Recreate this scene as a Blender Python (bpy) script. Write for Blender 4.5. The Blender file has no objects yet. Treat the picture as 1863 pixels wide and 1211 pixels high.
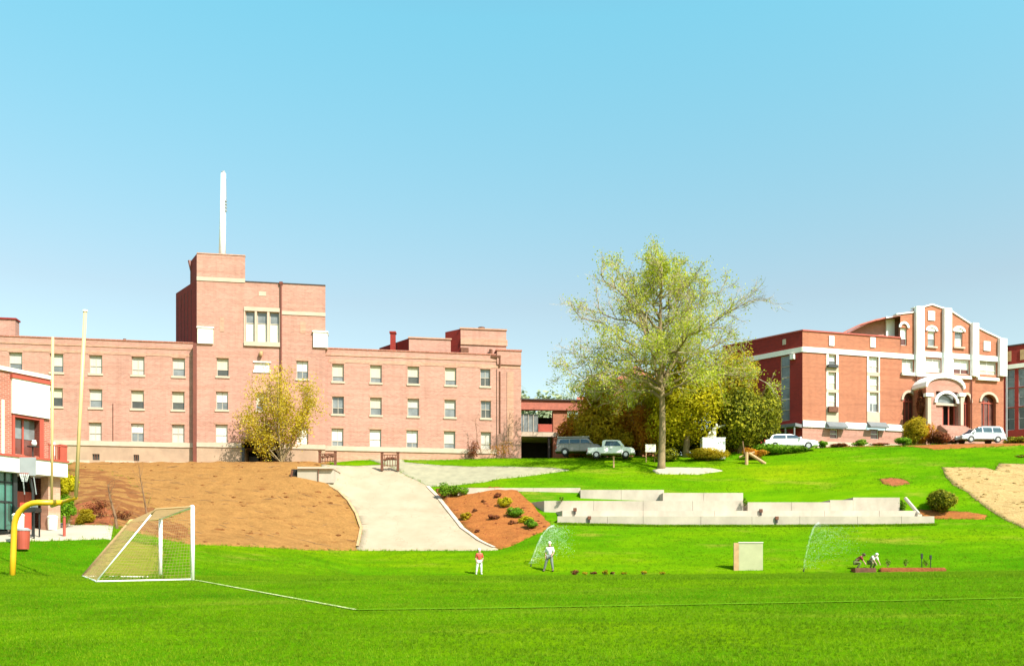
import bpy, bmesh, math, random
import numpy as np
from mathutils import Vector, Matrix
from mathutils.geometry import delaunay_2d_cdt
R = math.radians
rnd = random.Random(7)
S = bpy.context.scene
COL = S.collection

# ------------------------------------------------------------------ camera, sky, sun, exposure
F, CX, HY, EYE = 1650.0, 931.5, 1040.0, 1.6      # focal length in photo pixels, principal column, horizon row, eye height
cam = bpy.data.cameras.new('camera'); co = bpy.data.objects.new('camera', cam); COL.objects.link(co)
co.location = (0, 0, EYE); co.rotation_euler = (R(90), 0, 0)
cam.sensor_width = 36; cam.lens = F / 1863 * 36; cam.shift_y = (HY - 605.5) / 1863
cam.clip_start = .1; cam.clip_end = 9000; S.camera = co
SUN_AZ = Vector((.68, -.733, 0)); SUN_EL = R(46)
W = bpy.data.worlds.new('World'); S.world = W; W.use_nodes = True
nt = W.node_tree; nt.nodes.clear()
sky = nt.nodes.new('ShaderNodeTexSky'); sky.sky_type = 'NISHITA'; sky.sun_disc = False
sky.sun_elevation = SUN_EL; sky.sun_rotation = math.atan2(SUN_AZ.x, SUN_AZ.y)
sky.air_density = 1.0; sky.dust_density = .8; sky.ozone_density = .9
bg = nt.nodes.new('ShaderNodeBackground'); bg.inputs[1].default_value = .13
tint = nt.nodes.new('ShaderNodeMix'); tint.data_type = 'RGBA'; tint.blend_type = 'MULTIPLY'; tint.inputs[0].default_value = 1
tcg = nt.nodes.new('ShaderNodeTexCoord'); tsp = nt.nodes.new('ShaderNodeSeparateXYZ'); tmr = nt.nodes.new('ShaderNodeValToRGB')
nt.links.new(tcg.outputs['Generated'], tsp.inputs[0]); nt.links.new(tsp.outputs[2], tmr.inputs[0]); nt.links.new(tmr.outputs[0], tint.inputs[7])
for e_, (p_, c_) in zip(tmr.color_ramp.elements, ((.28, (.92, .85, .65, 1)), (.52, (.76, 1.34, 1.02, 1)))): e_.position = p_; e_.color = c_   # paler air low down, cyan higher up
e_ = tmr.color_ramp.elements.new(.95); e_.color = (.80, 1.06, 1.0, 1)
wo = nt.nodes.new('ShaderNodeOutputWorld')
nt.links.new(sky.outputs[0], tint.inputs[6]); nt.links.new(tint.outputs[2], bg.inputs[0]); nt.links.new(bg.outputs[0], wo.inputs[0])
sl = bpy.data.lights.new('sun', 'SUN'); sl.energy = 4.4; sl.angle = R(.5); sl.color = (1, .95, .86)
so = bpy.data.objects.new('sun', sl); COL.objects.link(so)
sdir = Vector((SUN_AZ.x * math.cos(SUN_EL), SUN_AZ.y * math.cos(SUN_EL), math.sin(SUN_EL)))
so.rotation_euler = sdir.to_track_quat('Z', 'Y').to_euler(); so.location = (60, -40, 60)
S.view_settings.view_transform = 'Standard'; S.view_settings.look = 'None'
S.view_settings.gamma = 1; S.view_settings.exposure = 1.15; S.view_settings.use_curve_mapping = False
S.render.engine = 'CYCLES'

# ------------------------------------------------------------------ materials
MATS = {}
def _new(name):
    m = bpy.data.materials.new(name); m.use_nodes = True
    n = m.node_tree; b = n.nodes['Principled BSDF']; MATS[name] = m
    return m, n, b
def _noise(n, scale, detail=4, vec=None, rough=.6):
    t = n.nodes.new('ShaderNodeTexNoise'); t.inputs['Scale'].default_value = scale
    t.inputs['Detail'].default_value = detail; t.inputs['Roughness'].default_value = rough
    if vec is None:
        g = n.nodes.new('ShaderNodeNewGeometry'); vec = g.outputs['Position']
    n.links.new(vec, t.inputs['Vector']); return t.outputs['Fac']
def _scalevec(n, s):
    g = n.nodes.new('ShaderNodeNewGeometry'); m = n.nodes.new('ShaderNodeVectorMath'); m.operation = 'MULTIPLY'
    m.inputs[1].default_value = s; n.links.new(g.outputs['Position'], m.inputs[0]); return m.outputs[0]
def _ramp(n, fac, stops):
    r = n.nodes.new('ShaderNodeValToRGB'); el = r.color_ramp.elements
    while len(el) < len(stops): el.new(.5)
    for e, (p, c) in zip(el, stops): e.position = p; e.color = (*c, 1)
    n.links.new(fac, r.inputs[0]); return r.outputs[0]
def _mix(n, a, b, fac, mode='MIX'):
    m = n.nodes.new('ShaderNodeMix'); m.data_type = 'RGBA'; m.blend_type = mode
    for v, i in ((a, 6), (b, 7)):
        if isinstance(v, tuple): m.inputs[i].default_value = (*v, 1)
        else: n.links.new(v, m.inputs[i])
    if isinstance(fac, float): m.inputs[0].default_value = fac
    else: n.links.new(fac, m.inputs[0])
    return m.outputs[2]
def _bump(n, b, fac, strength, dist):
    u = n.nodes.new('ShaderNodeBump'); u.inputs['Strength'].default_value = strength; u.inputs['Distance'].default_value = dist
    n.links.new(fac, u.inputs['Height']); n.links.new(u.outputs[0], b.inputs['Normal'])
def sc(c, k): return tuple(min(1, v * k) for v in c)
def plain(name, c, rough=.7, var=.18, scale=1.5, bump=0, metal=0, streak=None):
    m, n, b = _new(name)
    f = _noise(n, scale, 5, _scalevec(n, streak) if streak else None)
    col = _ramp(n, f, [(.3, sc(c, 1 - var)), (.7, sc(c, 1 + var))])
    n.links.new(col, b.inputs['Base Color']); b.inputs['Roughness'].default_value = rough; b.inputs['Metallic'].default_value = metal
    if bump: _bump(n, b, _noise(n, scale * 6, 4), .5, bump)
    return m
def brick(name, c, ux, uy, mortar=(.43, .255, .2), var=.07):
    m, n, b = _new(name)
    g = n.nodes.new('ShaderNodeNewGeometry'); d = n.nodes.new('ShaderNodeVectorMath'); d.operation = 'DOT_PRODUCT'
    d.inputs[1].default_value = (ux, uy, 0); n.links.new(g.outputs['Position'], d.inputs[0])
    sp = n.nodes.new('ShaderNodeSeparateXYZ'); n.links.new(g.outputs['Position'], sp.inputs[0])
    cb = n.nodes.new('ShaderNodeCombineXYZ'); n.links.new(d.outputs['Value'], cb.inputs[0]); n.links.new(sp.outputs[2], cb.inputs[1])
    t = n.nodes.new('ShaderNodeTexBrick'); n.links.new(cb.outputs[0], t.inputs['Vector'])
    t.inputs['Scale'].default_value = 1; t.inputs['Brick Width'].default_value = .3; t.inputs['Row Height'].default_value = .11
    t.inputs['Mortar Size'].default_value = .012; t.inputs['Bias'].default_value = 0
    t.inputs['Color1'].default_value = (*sc(c, 1.14), 1); t.inputs['Color2'].default_value = (*sc(c, .84), 1); t.inputs['Mortar'].default_value = (*mortar, 1)
    f = _noise(n, .22, 5)
    col = _mix(n, t.outputs['Color'], _ramp(n, f, [(.3, (1 - var,) * 3), (.7, (1 + var, 1 + var * .9, 1 + var * .8))]), 1.0, 'MULTIPLY')
    f2 = _noise(n, 1, 5, _scalevec(n, (.12, .12, 3.2)))
    col = _mix(n, col, _ramp(n, f2, [(.34, (.90, .86, .83)), (.5, (1, 1, 1)), (.66, (1.06, 1.06, 1.07))]), 1.0, 'MULTIPLY')
    f3 = _noise(n, 1, 4, _scalevec(n, (1.6, 1.6, .12)))
    col = _mix(n, col, _ramp(n, f3, [(.3, (.9, .87, .85)), (.5, (1, 1, 1))]), 1.0, 'MULTIPLY')
    n.links.new(col, b.inputs['Base Color']); b.inputs['Roughness'].default_value = .85
    _bump(n, b, t.outputs['Fac'], .3, -.01)
    return m
def foliage(name, c1, c2, c3=None, trans=.35):
    m, n, b = _new(name)
    g = n.nodes.new('ShaderNodeNewGeometry')
    col = _ramp(n, g.outputs['Random Per Island'], [(0, c1), (.55, c2), (1, c3 or sc(c2, 1.35))])
    col = _mix(n, col, _ramp(n, _noise(n, .6, 3), [(.3, (.72, .74, .7)), (.7, (1.25, 1.2, 1.1))]), 1.0, 'MULTIPLY')
    n.links.new(col, b.inputs['Base Color']); b.inputs['Roughness'].default_value = .6; b.inputs['Specular IOR Level'].default_value = .1
    t = n.nodes.new('ShaderNodeBsdfTranslucent'); n.links.new(col, t.inputs[0])
    mx = n.nodes.new('ShaderNodeMixShader'); mx.inputs[0].default_value = trans
    o = n.nodes['Material Output']; n.links.new(b.outputs[0], mx.inputs[1]); n.links.new(t.outputs[0], mx.inputs[2]); n.links.new(mx.outputs[0], o.inputs[0])
    return m
def grassmat(name, base, k=1.0):
    m, n, b = _new(name)
    big = _noise(n, 1, 5, _scalevec(n, (.05, .10, .1)))
    col = _ramp(n, big, [(.3, sc((.05, .165, .002), k)), (.48, sc((.085, .205, .002), k)), (.62, sc((.125, .225, .002), k)), (.75, sc((.165, .235, .003), k))])
    mid = _noise(n, 1, 4, _scalevec(n, (.28, .9, .5)))
    col = _mix(n, col, _ramp(n, mid, [(.3, (.66, .80, .8)), (.7, (1.18, 1.08, 1.1))]), 1.0, 'MULTIPLY')
    fine = _noise(n, 14, 6, None, .75)
    col = _mix(n, col, _ramp(n, fine, [(.3, (.62, .7, .5)), (.7, (1.32, 1.24, 1.4))]), 1.0, 'MULTIPLY')
    dry = _noise(n, 1, 5, _scalevec(n, (.13, .33, .2)), .7)
    col = _mix(n, col, (.27, .215, .03), _ramp(n, dry, [(.56, (0, 0, 0)), (.74, (.6, .6, .6))]))
    n.links.new(col, b.inputs['Base Color']); b.inputs['Roughness'].default_value = .9; b.inputs['Specular IOR Level'].default_value = .0
    _bump(n, b, _noise(n, 22, 5, None, .8), .7, .05)
    return m
def glassmat(name, c, rough=.08):
    m, n, b = _new(name)
    f = _noise(n, .8, 3)
    n.links.new(_ramp(n, f, [(.35, sc(c, .7)), (.65, sc(c, 1.3))]), b.inputs['Base Color'])
    b.inputs['Roughness'].default_value = rough; b.inputs['Specular IOR Level'].default_value = .7
    return m

ULX, ULY = .9875, .1574
M = dict(
 brickL=brick('salmon_brick', (.415, .20, .148), ULX, ULY),
 brickL2=brick('pale_brick_band', (.45, .235, .15), ULX, ULY),
 brickR=brick('orange_brick', (.35, .115, .055), .968, .252, (.40, .17, .10)),
 brickRp=brick('pink_brick', (.38, .17, .125), .968, .252),
 brickD=brick('shade_toned_red_brick', (.25, .014, .006), .7, -.7, (.22, .02, .012)),  # shade of the turned-away walls put into the brick colour; chimney, coping reuse it
 brickS=brick('red_brick', (.34, .10, .06), .49, .87),
 stone=plain('cream_stone', (.47, .36, .27), .8, .1, 1.2, .004),
 whitestone=plain('white_painted_stone', (.74, .70, .62), .7, .05, .8),
 white=plain('white_paint', (.8, .79, .76), .5, .04),
 basestone=plain('pale_foundation_stone', (.36, .24, .16), .85, .16, .9, .01),
 redpaint=plain('red_metal_paint', (.36, .06, .035), .5, .12),
 roofdark=plain('dark_roofing', (.05, .035, .03), .8, .3),
 redroof=plain('red_roof_tiles', (.36, .10, .06), .7, .2, 2, .02),
 rust=plain('rusty_iron', (.13, .045, .02), .8, .4, 5),
 pipe=plain('brown_pipe_and_shade_paint', (.15, .035, .018), .6, .15),
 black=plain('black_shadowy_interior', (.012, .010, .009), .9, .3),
 blackmetal=plain('black_metal', (.02, .02, .02), .45, .2),
 greymetal=plain('grey_metal', (.30, .30, .31), .5, .1),
 greyawning=plain('grey_canvas', (.14, .145, .15), .8, .15),
 frame=plain('window_frame_paint', (.42, .36, .29), .6, .08),
 blind=plain('pale_window_blind', (.46, .42, .36), .7, .10, 1, 0, 0, (9, 9, .3)),
 blindy=plain('cream_window_blind', (.50, .44, .32), .7, .10, 1, 0, 0, (9, 9, .3)),
 blindw=plain('white_window_shade', (.68, .65, .58), .7, .06),
 glassd=glassmat('dark_window_glass', (.06, .06, .05)),
 glassg=glassmat('grey_window_glass', (.16, .17, .17)),
 glassgreen=glassmat('green_tinted_glass', (.04, .13, .10)),
 glassr=glassmat('dark_reddish_glass', (.12, .04, .03), .2),
 concrete=plain('pale_concrete', (.37, .31, .235), .9, .12, .35, .006),
 terr=plain('terrace_concrete', (.43, .36, .285), .9, .16, 1.1, .006, 0, (.8, .6, .5)),
 terr2=plain('weathered_terrace_concrete', (.385, .325, .26), .9, .16, 1.1, .006, 0, (.8, .6, .5)),
 path=plain('grey_beige_gravel', (.26, .235, .15), .95, .15, 1.2, .01),
 kerb=plain('pinkish_kerb_stone', (.47, .35, .27), .9, .15, 1),
 yellow=plain('yellow_goalpost_paint', (.62, .34, .01), .4, .08),
 yellowpale=plain('faded_cream_goalpost_paint', (.64, .42, .20), .5, .06),
 postwhite=plain('white_goal_paint', (.8, .78, .74), .4, .03),
 netm=plain('tan_netting', (.30, .19, .085), .9, .1),
 pad=plain('yellow_rope_padding', (.50, .36, .12), .8, .15),
 bark=plain('grey_tan_bark', (.22, .155, .075), .9, .3, 6, .02, 0, (4, 4, .7)),
 twig=plain('pale_twig', (.38, .31, .21), .9, .2),
 twigd=plain('dry_brown_twig', (.17, .09, .045), .9, .3),
 ply=plain('weathered_plywood', (.36, .35, .20), .85, .08, 1.5),
 timber=plain('tan_timber', (.42, .25, .12), .85, .2, 3),
 tyre=plain('black_rubber', (.018, .018, .018), .8, .2),
 rim=plain('silver_rim', (.45, .45, .46), .35, .05, 2, 0, .7),
 carwhite=plain('white_car_paint', (.78, .78, .77), .25, .02),
 carsilver=plain('pale_silver_car_paint', (.50, .53, .56), .3, .03, 1, 0, .2),
 cargrey=plain('slate_grey_car_paint', (.24, .22, .22), .4, .05),
 carglass=glassmat('car_window_glass', (.03, .045, .07)),
 lampred=plain('red_lamp_lens', (.4, .03, .02), .3, .05), lampclear=plain('clear_lamp_lens', (.6, .6, .58), .2, .05),
 skin=plain('skin', (.42, .24, .16), .6, .05), redcloth=plain('red_cloth', (.52, .06, .035), .85, .1),
 whitecloth=plain('white_cloth', (.70, .68, .64), .85, .05), greycloth=plain('grey_cloth', (.17, .18, .165), .9, .12),
 darkredcloth=plain('maroon_cloth', (.16, .02, .012), .9, .1), olive=plain('olive_cloth', (.14, .17, .05), .9, .1),
 hair=plain('brown_hair', (.06, .03, .015), .8, .2), shoe=plain('dark_shoe', (.03, .022, .018), .7, .2),
 sign=plain('white_sign_board', (.66, .62, .50), .6, .05),
 leafspring=foliage('spring_leaf', (.32, .42, .02), (.46, .50, .03), (.6, .58, .12), .5),
 leafbright=foliage('bright_yellow_green_leaf', (.34, .32, .008), (.50, .45, .012), (.60, .52, .02), .5),
 leafolive=foliage('olive_leaf', (.30, .23, .008), (.48, .36, .015), (.56, .44, .04), .6),
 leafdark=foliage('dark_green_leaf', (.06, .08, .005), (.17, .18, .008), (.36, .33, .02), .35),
 leafyellow=foliage('yellow_leaf', (.44, .34, .02), (.58, .46, .035), (.66, .55, .09), .5),
 leaforange=foliage('orange_brown_leaf', (.40, .14, .015), (.54, .24, .02), (.58, .38, .03), .6),
 leafgreen=foliage('fresh_green_leaf', (.06, .16, .005), (.12, .25, .008), (.22, .33, .02), .3),
 leafmaroon=foliage('maroon_leaf', (.10, .03, .015), (.20, .055, .025), (.30, .12, .04), .3),
 leafpale=foliage('pale_distant_leaf', (.30, .36, .22), (.40, .45, .28), (.5, .5, .36)),
 blade=foliage('grass_blade', (.095, .225, .003), (.165, .305, .004), (.25, .36, .008), .5),
)
def dirtmat(name, c, dark, scale=.5, straw=False):
    m, n, b = _new(name)
    f = _noise(n, scale, 6, None, .7)
    col = _ramp(n, f, [(.3, sc(c, .82)), (.5, c), (.7, sc(c, 1.16))])
    f2 = _noise(n, 1, 6, _scalevec(n, (.5, 1.8, 3.2)), .75)
    col = _mix(n, col, dark, _ramp(n, f2, [(.53, (0, 0, 0)), (.66, (.7, .7, .7))]))
    f3 = _noise(n, 5, 5, None, .8)
    col = _mix(n, col, _ramp(n, f3, [(.3, (.74, .7, .66)), (.7, (1.2, 1.2, 1.2))]), 1.0, 'MULTIPLY')
    n.links.new(col, b.inputs['Base Color']); b.inputs['Roughness'].default_value = .95; b.inputs['Specular IOR Level'].default_value = .1
    _bump(n, b, f3, .8, .12)
    return m
M['dirt'] = dirtmat('tan_bare_earth', (.28, .14, .042), (.18, .07, .02), .9)
M['dirt2'] = dirtmat('reddish_brown_earth', (.21, .085, .028), (.10, .03, .012), 1.4)
M['mulch'] = dirtmat('orange_mulch', (.30, .105, .027), (.20, .05, .015), 1)
M['straw'] = dirtmat('straw_mulch', (.38, .26, .11), (.24, .13, .04), 1)
M['soil'] = dirtmat('red_brown_soil', (.28, .09, .035), (.12, .04, .02), 2)
M['grass'] = grassmat('lawn_grass', None)
def concretedrive():
    m, n, b = _new('drive_concrete')
    f = _noise(n, .5, 5); col = _ramp(n, f, [(.3, (.295, .225, .145)), (.7, (.36, .285, .195))])
    v = n.nodes.new('ShaderNodeTexVoronoi'); v.feature = 'DISTANCE_TO_EDGE'; v.inputs['Scale'].default_value = 1
    w = n.nodes.new('ShaderNodeVectorMath'); w.operation = 'ADD'
    nz = n.nodes.new('ShaderNodeTexNoise'); nz.inputs['Scale'].default_value = .7
    g = n.nodes.new('ShaderNodeNewGeometry'); n.links.new(g.outputs['Position'], nz.inputs['Vector'])
    n.links.new(_scalevec(n, (.28, .12, .0)), w.inputs[0]); n.links.new(nz.outputs['Color'], w.inputs[1]); n.links.new(w.outputs[0], v.inputs['Vector'])
    col = _mix(n, col, (.22, .14, .08), _ramp(n, v.outputs['Distance'], [(0, (.5, .5, .5)), (.012, (0, 0, 0))]))
    n.links.new(col, b.inputs['Base Color']); b.inputs['Roughness'].default_value = .9
    return m
M['drive'] = concretedrive()
m_, n_, b_ = _new('water_droplet'); b_.inputs['Base Color'].default_value = (.85, .9, .9, 1); b_.inputs['Roughness'].default_value = .3
M['water'] = m_

# ------------------------------------------------------------------ helpers
def px(v): return (v - CX) / F
def P(x, y, Y): return Vector((px(x) * Y, Y, EYE + (HY - y) / F * Y))
def tag(o, label=None, cat=None, group=None, kind=None):
    for k, v in (('label', label), ('category', cat), ('group', group), ('kind', kind)):
        if v: o[k] = v
    return o
def empty(name, loc, label, cat, group=None, rz=0):
    o = bpy.data.objects.new(name, None); COL.objects.link(o); o.location = loc; o.rotation_euler[2] = rz
    o.empty_display_size = .2
    return tag(o, label, cat, group)
def worldloc(o):
    v = Vector(o.location)
    while o.parent: o = o.parent; v += o.location
    return v
def copy_tree(o, parent=None):
    c = o.copy(); COL.objects.link(c); c.parent = parent
    for ch in list(o.children): copy_tree(ch, c)
    return c
class MB:
    def __init__(s): s.v = []; s.f = []
    def add(s, vs, fs):
        k = len(s.v); s.v += [tuple(q) for q in vs]; s.f += [tuple(i + k for i in q) for q in fs]; return s
    def box(s, x0, x1, y0, y1, z0, z1):
        return s.add([(x, y, z) for z in (z0, z1) for (x, y) in ((x0, y0), (x1, y0), (x1, y1), (x0, y1))],
                     [(3, 2, 1, 0), (4, 5, 6, 7), (0, 1, 5, 4), (1, 2, 6, 5), (2, 3, 7, 6), (3, 0, 4, 7)])
    def prism(s, pts, z0, z1):
        n = len(pts); a = [(p[0], p[1], z0) for p in pts]; b = [(p[0], p[1], z1) for p in pts]
        return s.add(a + b, [tuple(range(n))[::-1], tuple(range(n, 2 * n))] + [(i, (i + 1) % n, n + (i + 1) % n, n + i) for i in range(n)])
    def tube(s, pts, rad, n=8, cap=True):
        pts = [Vector(p) for p in pts]; k = len(s.v); m = len(pts)
        if not hasattr(rad, '__len__'): rad = [rad] * m
        prev = None
        for i, p in enumerate(pts):
            d = (pts[min(i + 1, m - 1)] - pts[max(i - 1, 0)])
            d = d.normalized() if d.length > 1e-9 else Vector((0, 0, 1))
            if prev is None:
                a = d.cross(Vector((0, 0, 1)) if abs(d.z) < .9 else Vector((1, 0, 0))).normalized()
            else: a = (prev - d * prev.dot(d)).normalized()
            prev = a; b = d.cross(a)
            for j in range(n):
                t = 2 * math.pi * j / n; s.v.append(tuple(p + (a * math.cos(t) + b * math.sin(t)) * rad[i]))
        for i in range(m - 1):
            for j in range(n):
                s.f.append((k + i * n + j, k + i * n + (j + 1) % n, k + (i + 1) * n + (j + 1) % n, k + (i + 1) * n + j))
        if cap: s.f.append(tuple(k + j for j in range(n))[::-1]); s.f.append(tuple(k + (m - 1) * n + j for j in range(n)))
        return s
    def ball(s, c, r, seg=10, rings=7, jit=0):
        c = Vector(c); r = r if hasattr(r, '__len__') else (r, r, r); k = len(s.v)
        for i in range(rings + 1):
            t = math.pi * i / rings
            for j in range(seg):
                q = 2 * math.pi * j / seg; w = 1 + rnd.uniform(-jit, jit)
                s.v.append((c.x + r[0] * w * math.sin(t) * math.cos(q), c.y + r[1] * w * math.sin(t) * math.sin(q), c.z + r[2] * w * math.cos(t)))
        for i in range(rings):
            for j in range(seg):
                s.f.append((k + i * seg + j, k + (i + 1) * seg + j, k + (i + 1) * seg + (j + 1) % seg, k + i * seg + (j + 1) % seg))
        return s
    def mesh(s, name, mat, off=None, smooth=False, bevel=0):
        me = bpy.data.meshes.new(name)
        vs = s.v if off is None else [(a - off[0], b - off[1], c - off[2]) for a, b, c in s.v]
        me.from_pydata(vs, [], s.f)
        if bevel:
            bm = bmesh.new(); bm.from_mesh(me)
            bmesh.ops.bevel(bm, geom=[e for e in bm.edges if len(e.link_faces) == 2 and e.calc_face_angle(0) > .5], offset=bevel, segments=2, affect='EDGES')
            bm.to_mesh(me); bm.free()
        me.materials.append(M[mat] if isinstance(mat, str) else mat)
        if smooth: me.polygons.foreach_set('use_smooth', [True] * len(me.polygons))
        me.update(); return me
    def build(s, name, mat, parent=None, local=False, smooth=False, bevel=0):
        off = worldloc(parent) if parent is not None and not local else None
        o = bpy.data.objects.new(name, s.mesh(name, mat, off, smooth, bevel)); COL.objects.link(o)
        if parent is not None: o.parent = parent
        return o

# ------------------------------------------------------------------ terrain height (world table sampled across bearing)
def zp(y, Y): return EYE + (HY - y) / F * Y
COLS = [
 (-500, [(50, 3.4), (54, 4.1), (64, 4.3), (86, 12.2), (100, 12.6)]),
 (0,    [(30, 1.33), (36, 1.5), (44, 2.3), (50, 3.4), (54, 4.1), (64, 4.3), (86, 12.2), (100, 12.6)]),
 (140,  [(30, 1.33), (40, 1.45), (46, 2.3), (50, 3.4), (54, 4.1), (57, 4.5), (64, 6.5), (86, 11.9), (100, 12.6)]),
 (210,  [(30, 1.33), (41, 1.42), (46, 2.3), (50, 3.4), (54, 4.15), (57, 4.7), (86, 11.75), (89, 12.3), (100, 12.6)]),
 (350,  [(30, 1.33), (44, 1.4), (60, 3.3), (63, 4.0), (84, 11.5), (86.5, 12.0), (100, 12.8)]),
 (550,  [(30, 1.33), (50, 1.36), (65, 3.2), (68, 4.0), (84, 11.5), (87, 12.1), (100, 13.0)]),
 (650,  [(30, 1.33), (58, 1.34), (68, 3.25), (88, 11.75), (92, 13.0), (100, 13.4)]),
 (800,  [(30, 1.33), (58, 1.34), (68, 3.25), (82, 8.9), (88, 11.6), (92, 13.0), (100, 13.6)]),
 (905,  [(30, 1.33), (58, 1.34), (68, 3.25), (80, 8.9), (88, 11.8), (93, 13.3), (100, 13.8)]),
 (1000, [(30, 1.34), (58, 1.36), (70, 4.8), (74, 6.1), (79, 8.4), (88, 11.8), (94, 13.4), (100, 13.9)]),
 (1200, [(30, 1.36), (58, 1.40), (71.7, 5.2), (75, 5.8), (79, 8.1), (80, 8.6), (88, 11.65), (94, 13.6), (100, 14.3)]),
 (1400, [(30, 1.38), (58, 1.45), (71.7, 5.2), (75, 5.8), (78, 7.3), (80, 8.4), (88, 12.0), (94, 14.1), (100, 15.2)]),
 (1640, [(30, 1.41), (58, 1.55), (71.7, 5.25), (75, 5.9), (77, 7.4), (80, 9.0), (92, 14.3), (97, 15.2), (100, 15.5)]),
 (1863, [(30, 1.45), (58, 1.66), (71.9, 5.5), (80, 9.1), (92, 14.5), (97, 15.3), (100, 15.6)]),
 (2400, [(30, 1.5), (58, 1.7), (71.9, 5.5), (80, 9.1), (92, 14.5), (97, 15.3), (100, 15.6)]),
]
for p_, l in COLS:
    if l[0][0] != 30: l.insert(0, (30, 1.33))
    l.insert(0, (0, 0.0)); l.insert(0, (-60, -2.0)); l += [(200, l[-1][1] + .8), (6000, l[-1][1] + 1)]
CP = np.array([c[0] for c in COLS], float)
CY = [np.array([q[0] for q in c[1]], float) for c in COLS]; CZ = [np.array([q[1] for q in c[1]], float) for c in COLS]
def _z0(X, Y):
    X = np.asarray(X, float); Y = np.asarray(Y, float)
    q = CX + F * X / np.maximum(Y, 15); q = np.clip(q, CP[0], CP[-1] - 1e-6)
    i = np.clip(np.searchsorted(CP, q, side='right') - 1, 0, len(CP) - 2)
    zz = np.stack([np.interp(Y, CY[k], CZ[k]) for k in range(len(CP))])
    f = (q - CP[i]) / (CP[i + 1] - CP[i])
    a = np.take_along_axis(zz, i[None], 0)[0]; b = np.take_along_axis(zz, (i + 1)[None], 0)[0]
    return a * (1 - f) + b * f
def ZG(X, Y):
    return (_z0(X, Y - .8) + _z0(X, Y) * 2 + _z0(X, Y + .8)) / 4
def zg(x, y): return float(ZG(np.array([x]), np.array([y]))[0])
def hit(x, y, ymin=9, ymax=100):                        # where the sight line through a photo point meets the slope
    Ys = np.arange(ymin, ymax, .1); zs = ZG(px(x) * Ys, Ys); ray = EYE + (HY - y) / F * Ys
    k = np.nonzero(zs >= ray)[0]
    Y = Ys[k[0]] if len(k) else ymax
    return Vector((px(x) * Y, Y, zg(px(x) * Y, Y)))
def onground(x, Y, dz=0): X = px(x) * Y; return Vector((X, Y, zg(X, Y) + dz))

def graded(a, b, d): return list(np.arange(a, b, d))
ys = np.array(graded(-50, 8, 4) + graded(8, 34, .8) + graded(34, 66, 1) + graded(66, 102, .5) + graded(102, 140, 4) + [150, 180, 230, 320, 500, 900, 1800, 3500, 5500])
xs = np.array([-5500, -2500, -1200, -600, -300, -180, -120] + graded(-90, 90, .9) + [90, 120, 180, 300, 600, 1200, 2500, 5500])
XX, YY = np.meshgrid(xs, ys)
ZZ = ZG(XX.ravel(), YY.ravel()).reshape(XX.shape)
nx, ny = len(xs), len(ys)
me = bpy.data.meshes.new('ground')
idx = np.arange(nx * ny).reshape(ny, nx)
quads = np.stack([idx[:-1, :-1], idx[:-1, 1:], idx[1:, 1:], idx[1:, :-1]], -1).reshape(-1, 4)
me.from_pydata(np.stack([XX, YY, ZZ], -1).reshape(-1, 3).tolist(), [], quads.tolist())
me.materials.append(M['grass']); me.polygons.foreach_set('use_smooth', [True] * len(me.polygons))
ground = bpy.data.objects.new('ground', me); COL.objects.link(ground); tag(ground, 'green mown lawn and hillside', None, None, 'structure')

FRINGE = []; AREAS = []
def drape(name, poly, mat, dz=.05, step=.8, ragged=0, world=False, rough=0):
    pts = [hit(*p) for p in poly] if not world else [Vector((p[0], p[1], 0)) for p in poly]
    out = []
    for i, a in enumerate(pts):
        b = pts[(i + 1) % len(pts)]; n = max(1, int((b.xy - a.xy).length / step))
        for k in range(n):
            q = a.lerp(b, k / n); out.append(Vector((q.x + rnd.uniform(-ragged, ragged), q.y + rnd.uniform(-ragged, ragged))))
    FRINGE.append((out, dz)); AREAS.append(np.array([(q.x, q.y) for q in out])); nb = len(out); x0 = min(p.x for p in out); x1 = max(p.x for p in out); y0 = min(p.y for p in out); y1 = max(p.y for p in out)
    def inside(x, y):
        c = False
        for i in range(nb):
            a = out[i]; b = out[i - 1]
            if (a.y > y) != (b.y > y) and x < (b.x - a.x) * (y - a.y) / (b.y - a.y) + a.x: c = not c
        return c
    g = list(out)
    for x in np.arange(x0, x1, step):
        for y in np.arange(y0, y1, step * .7):
            if inside(x, y): g.append(Vector((x + rnd.uniform(-.1, .1) * step, y + rnd.uniform(-.1, .1) * step)))
    r = delaunay_2d_cdt(g, [], [tuple(range(nb))], 1, .001)
    V = r[0]; Z = ZG(np.array([v.x for v in V]), np.array([v.y for v in V]))
    me = bpy.data.meshes.new(name)
    me.from_pydata([(v.x, v.y, float(z) + dz + (abs(rnd.gauss(0, rough)) if rough and i >= nb else 0)) for i, (v, z) in enumerate(zip(V, Z))], [], [tuple(f) for f in r[2]])
    me.materials.append(M[mat]); me.polygons.foreach_set('use_smooth', [True] * len(me.polygons))
    bm = bmesh.new(); bm.from_mesh(me); bmesh.ops.recalc_face_normals(bm, faces=bm.faces)
    if bm.faces and sum(f.normal.z for f in bm.faces) < 0: bmesh.ops.reverse_faces(bm, faces=bm.faces)
    # edge skirt so that the sheet has a body
    be = [e for e in bm.edges if len(e.link_faces) == 1]
    ex = bmesh.ops.extrude_edge_only(bm, edges=be)
    for v in [q for q in ex['geom'] if isinstance(q, bmesh.types.BMVert)]: v.co.z -= dz + .15
    bm.to_mesh(me); bm.free()
    o = bpy.data.objects.new(name, me); COL.objects.link(o); tag(o, None, None, None, 'structure'); return o
drape('earth_bank', [(122, 846), (235, 842), (350, 837), (450, 836), (560, 836), (600, 838), (600, 846), (612, 892), (636, 915), (650, 940), (662, 970), (654, 1001),
                     (500, 997), (360, 991), (260, 972), (205, 959), (125, 957)], 'dirt', .06, .8, .1, rough=.07)
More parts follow.
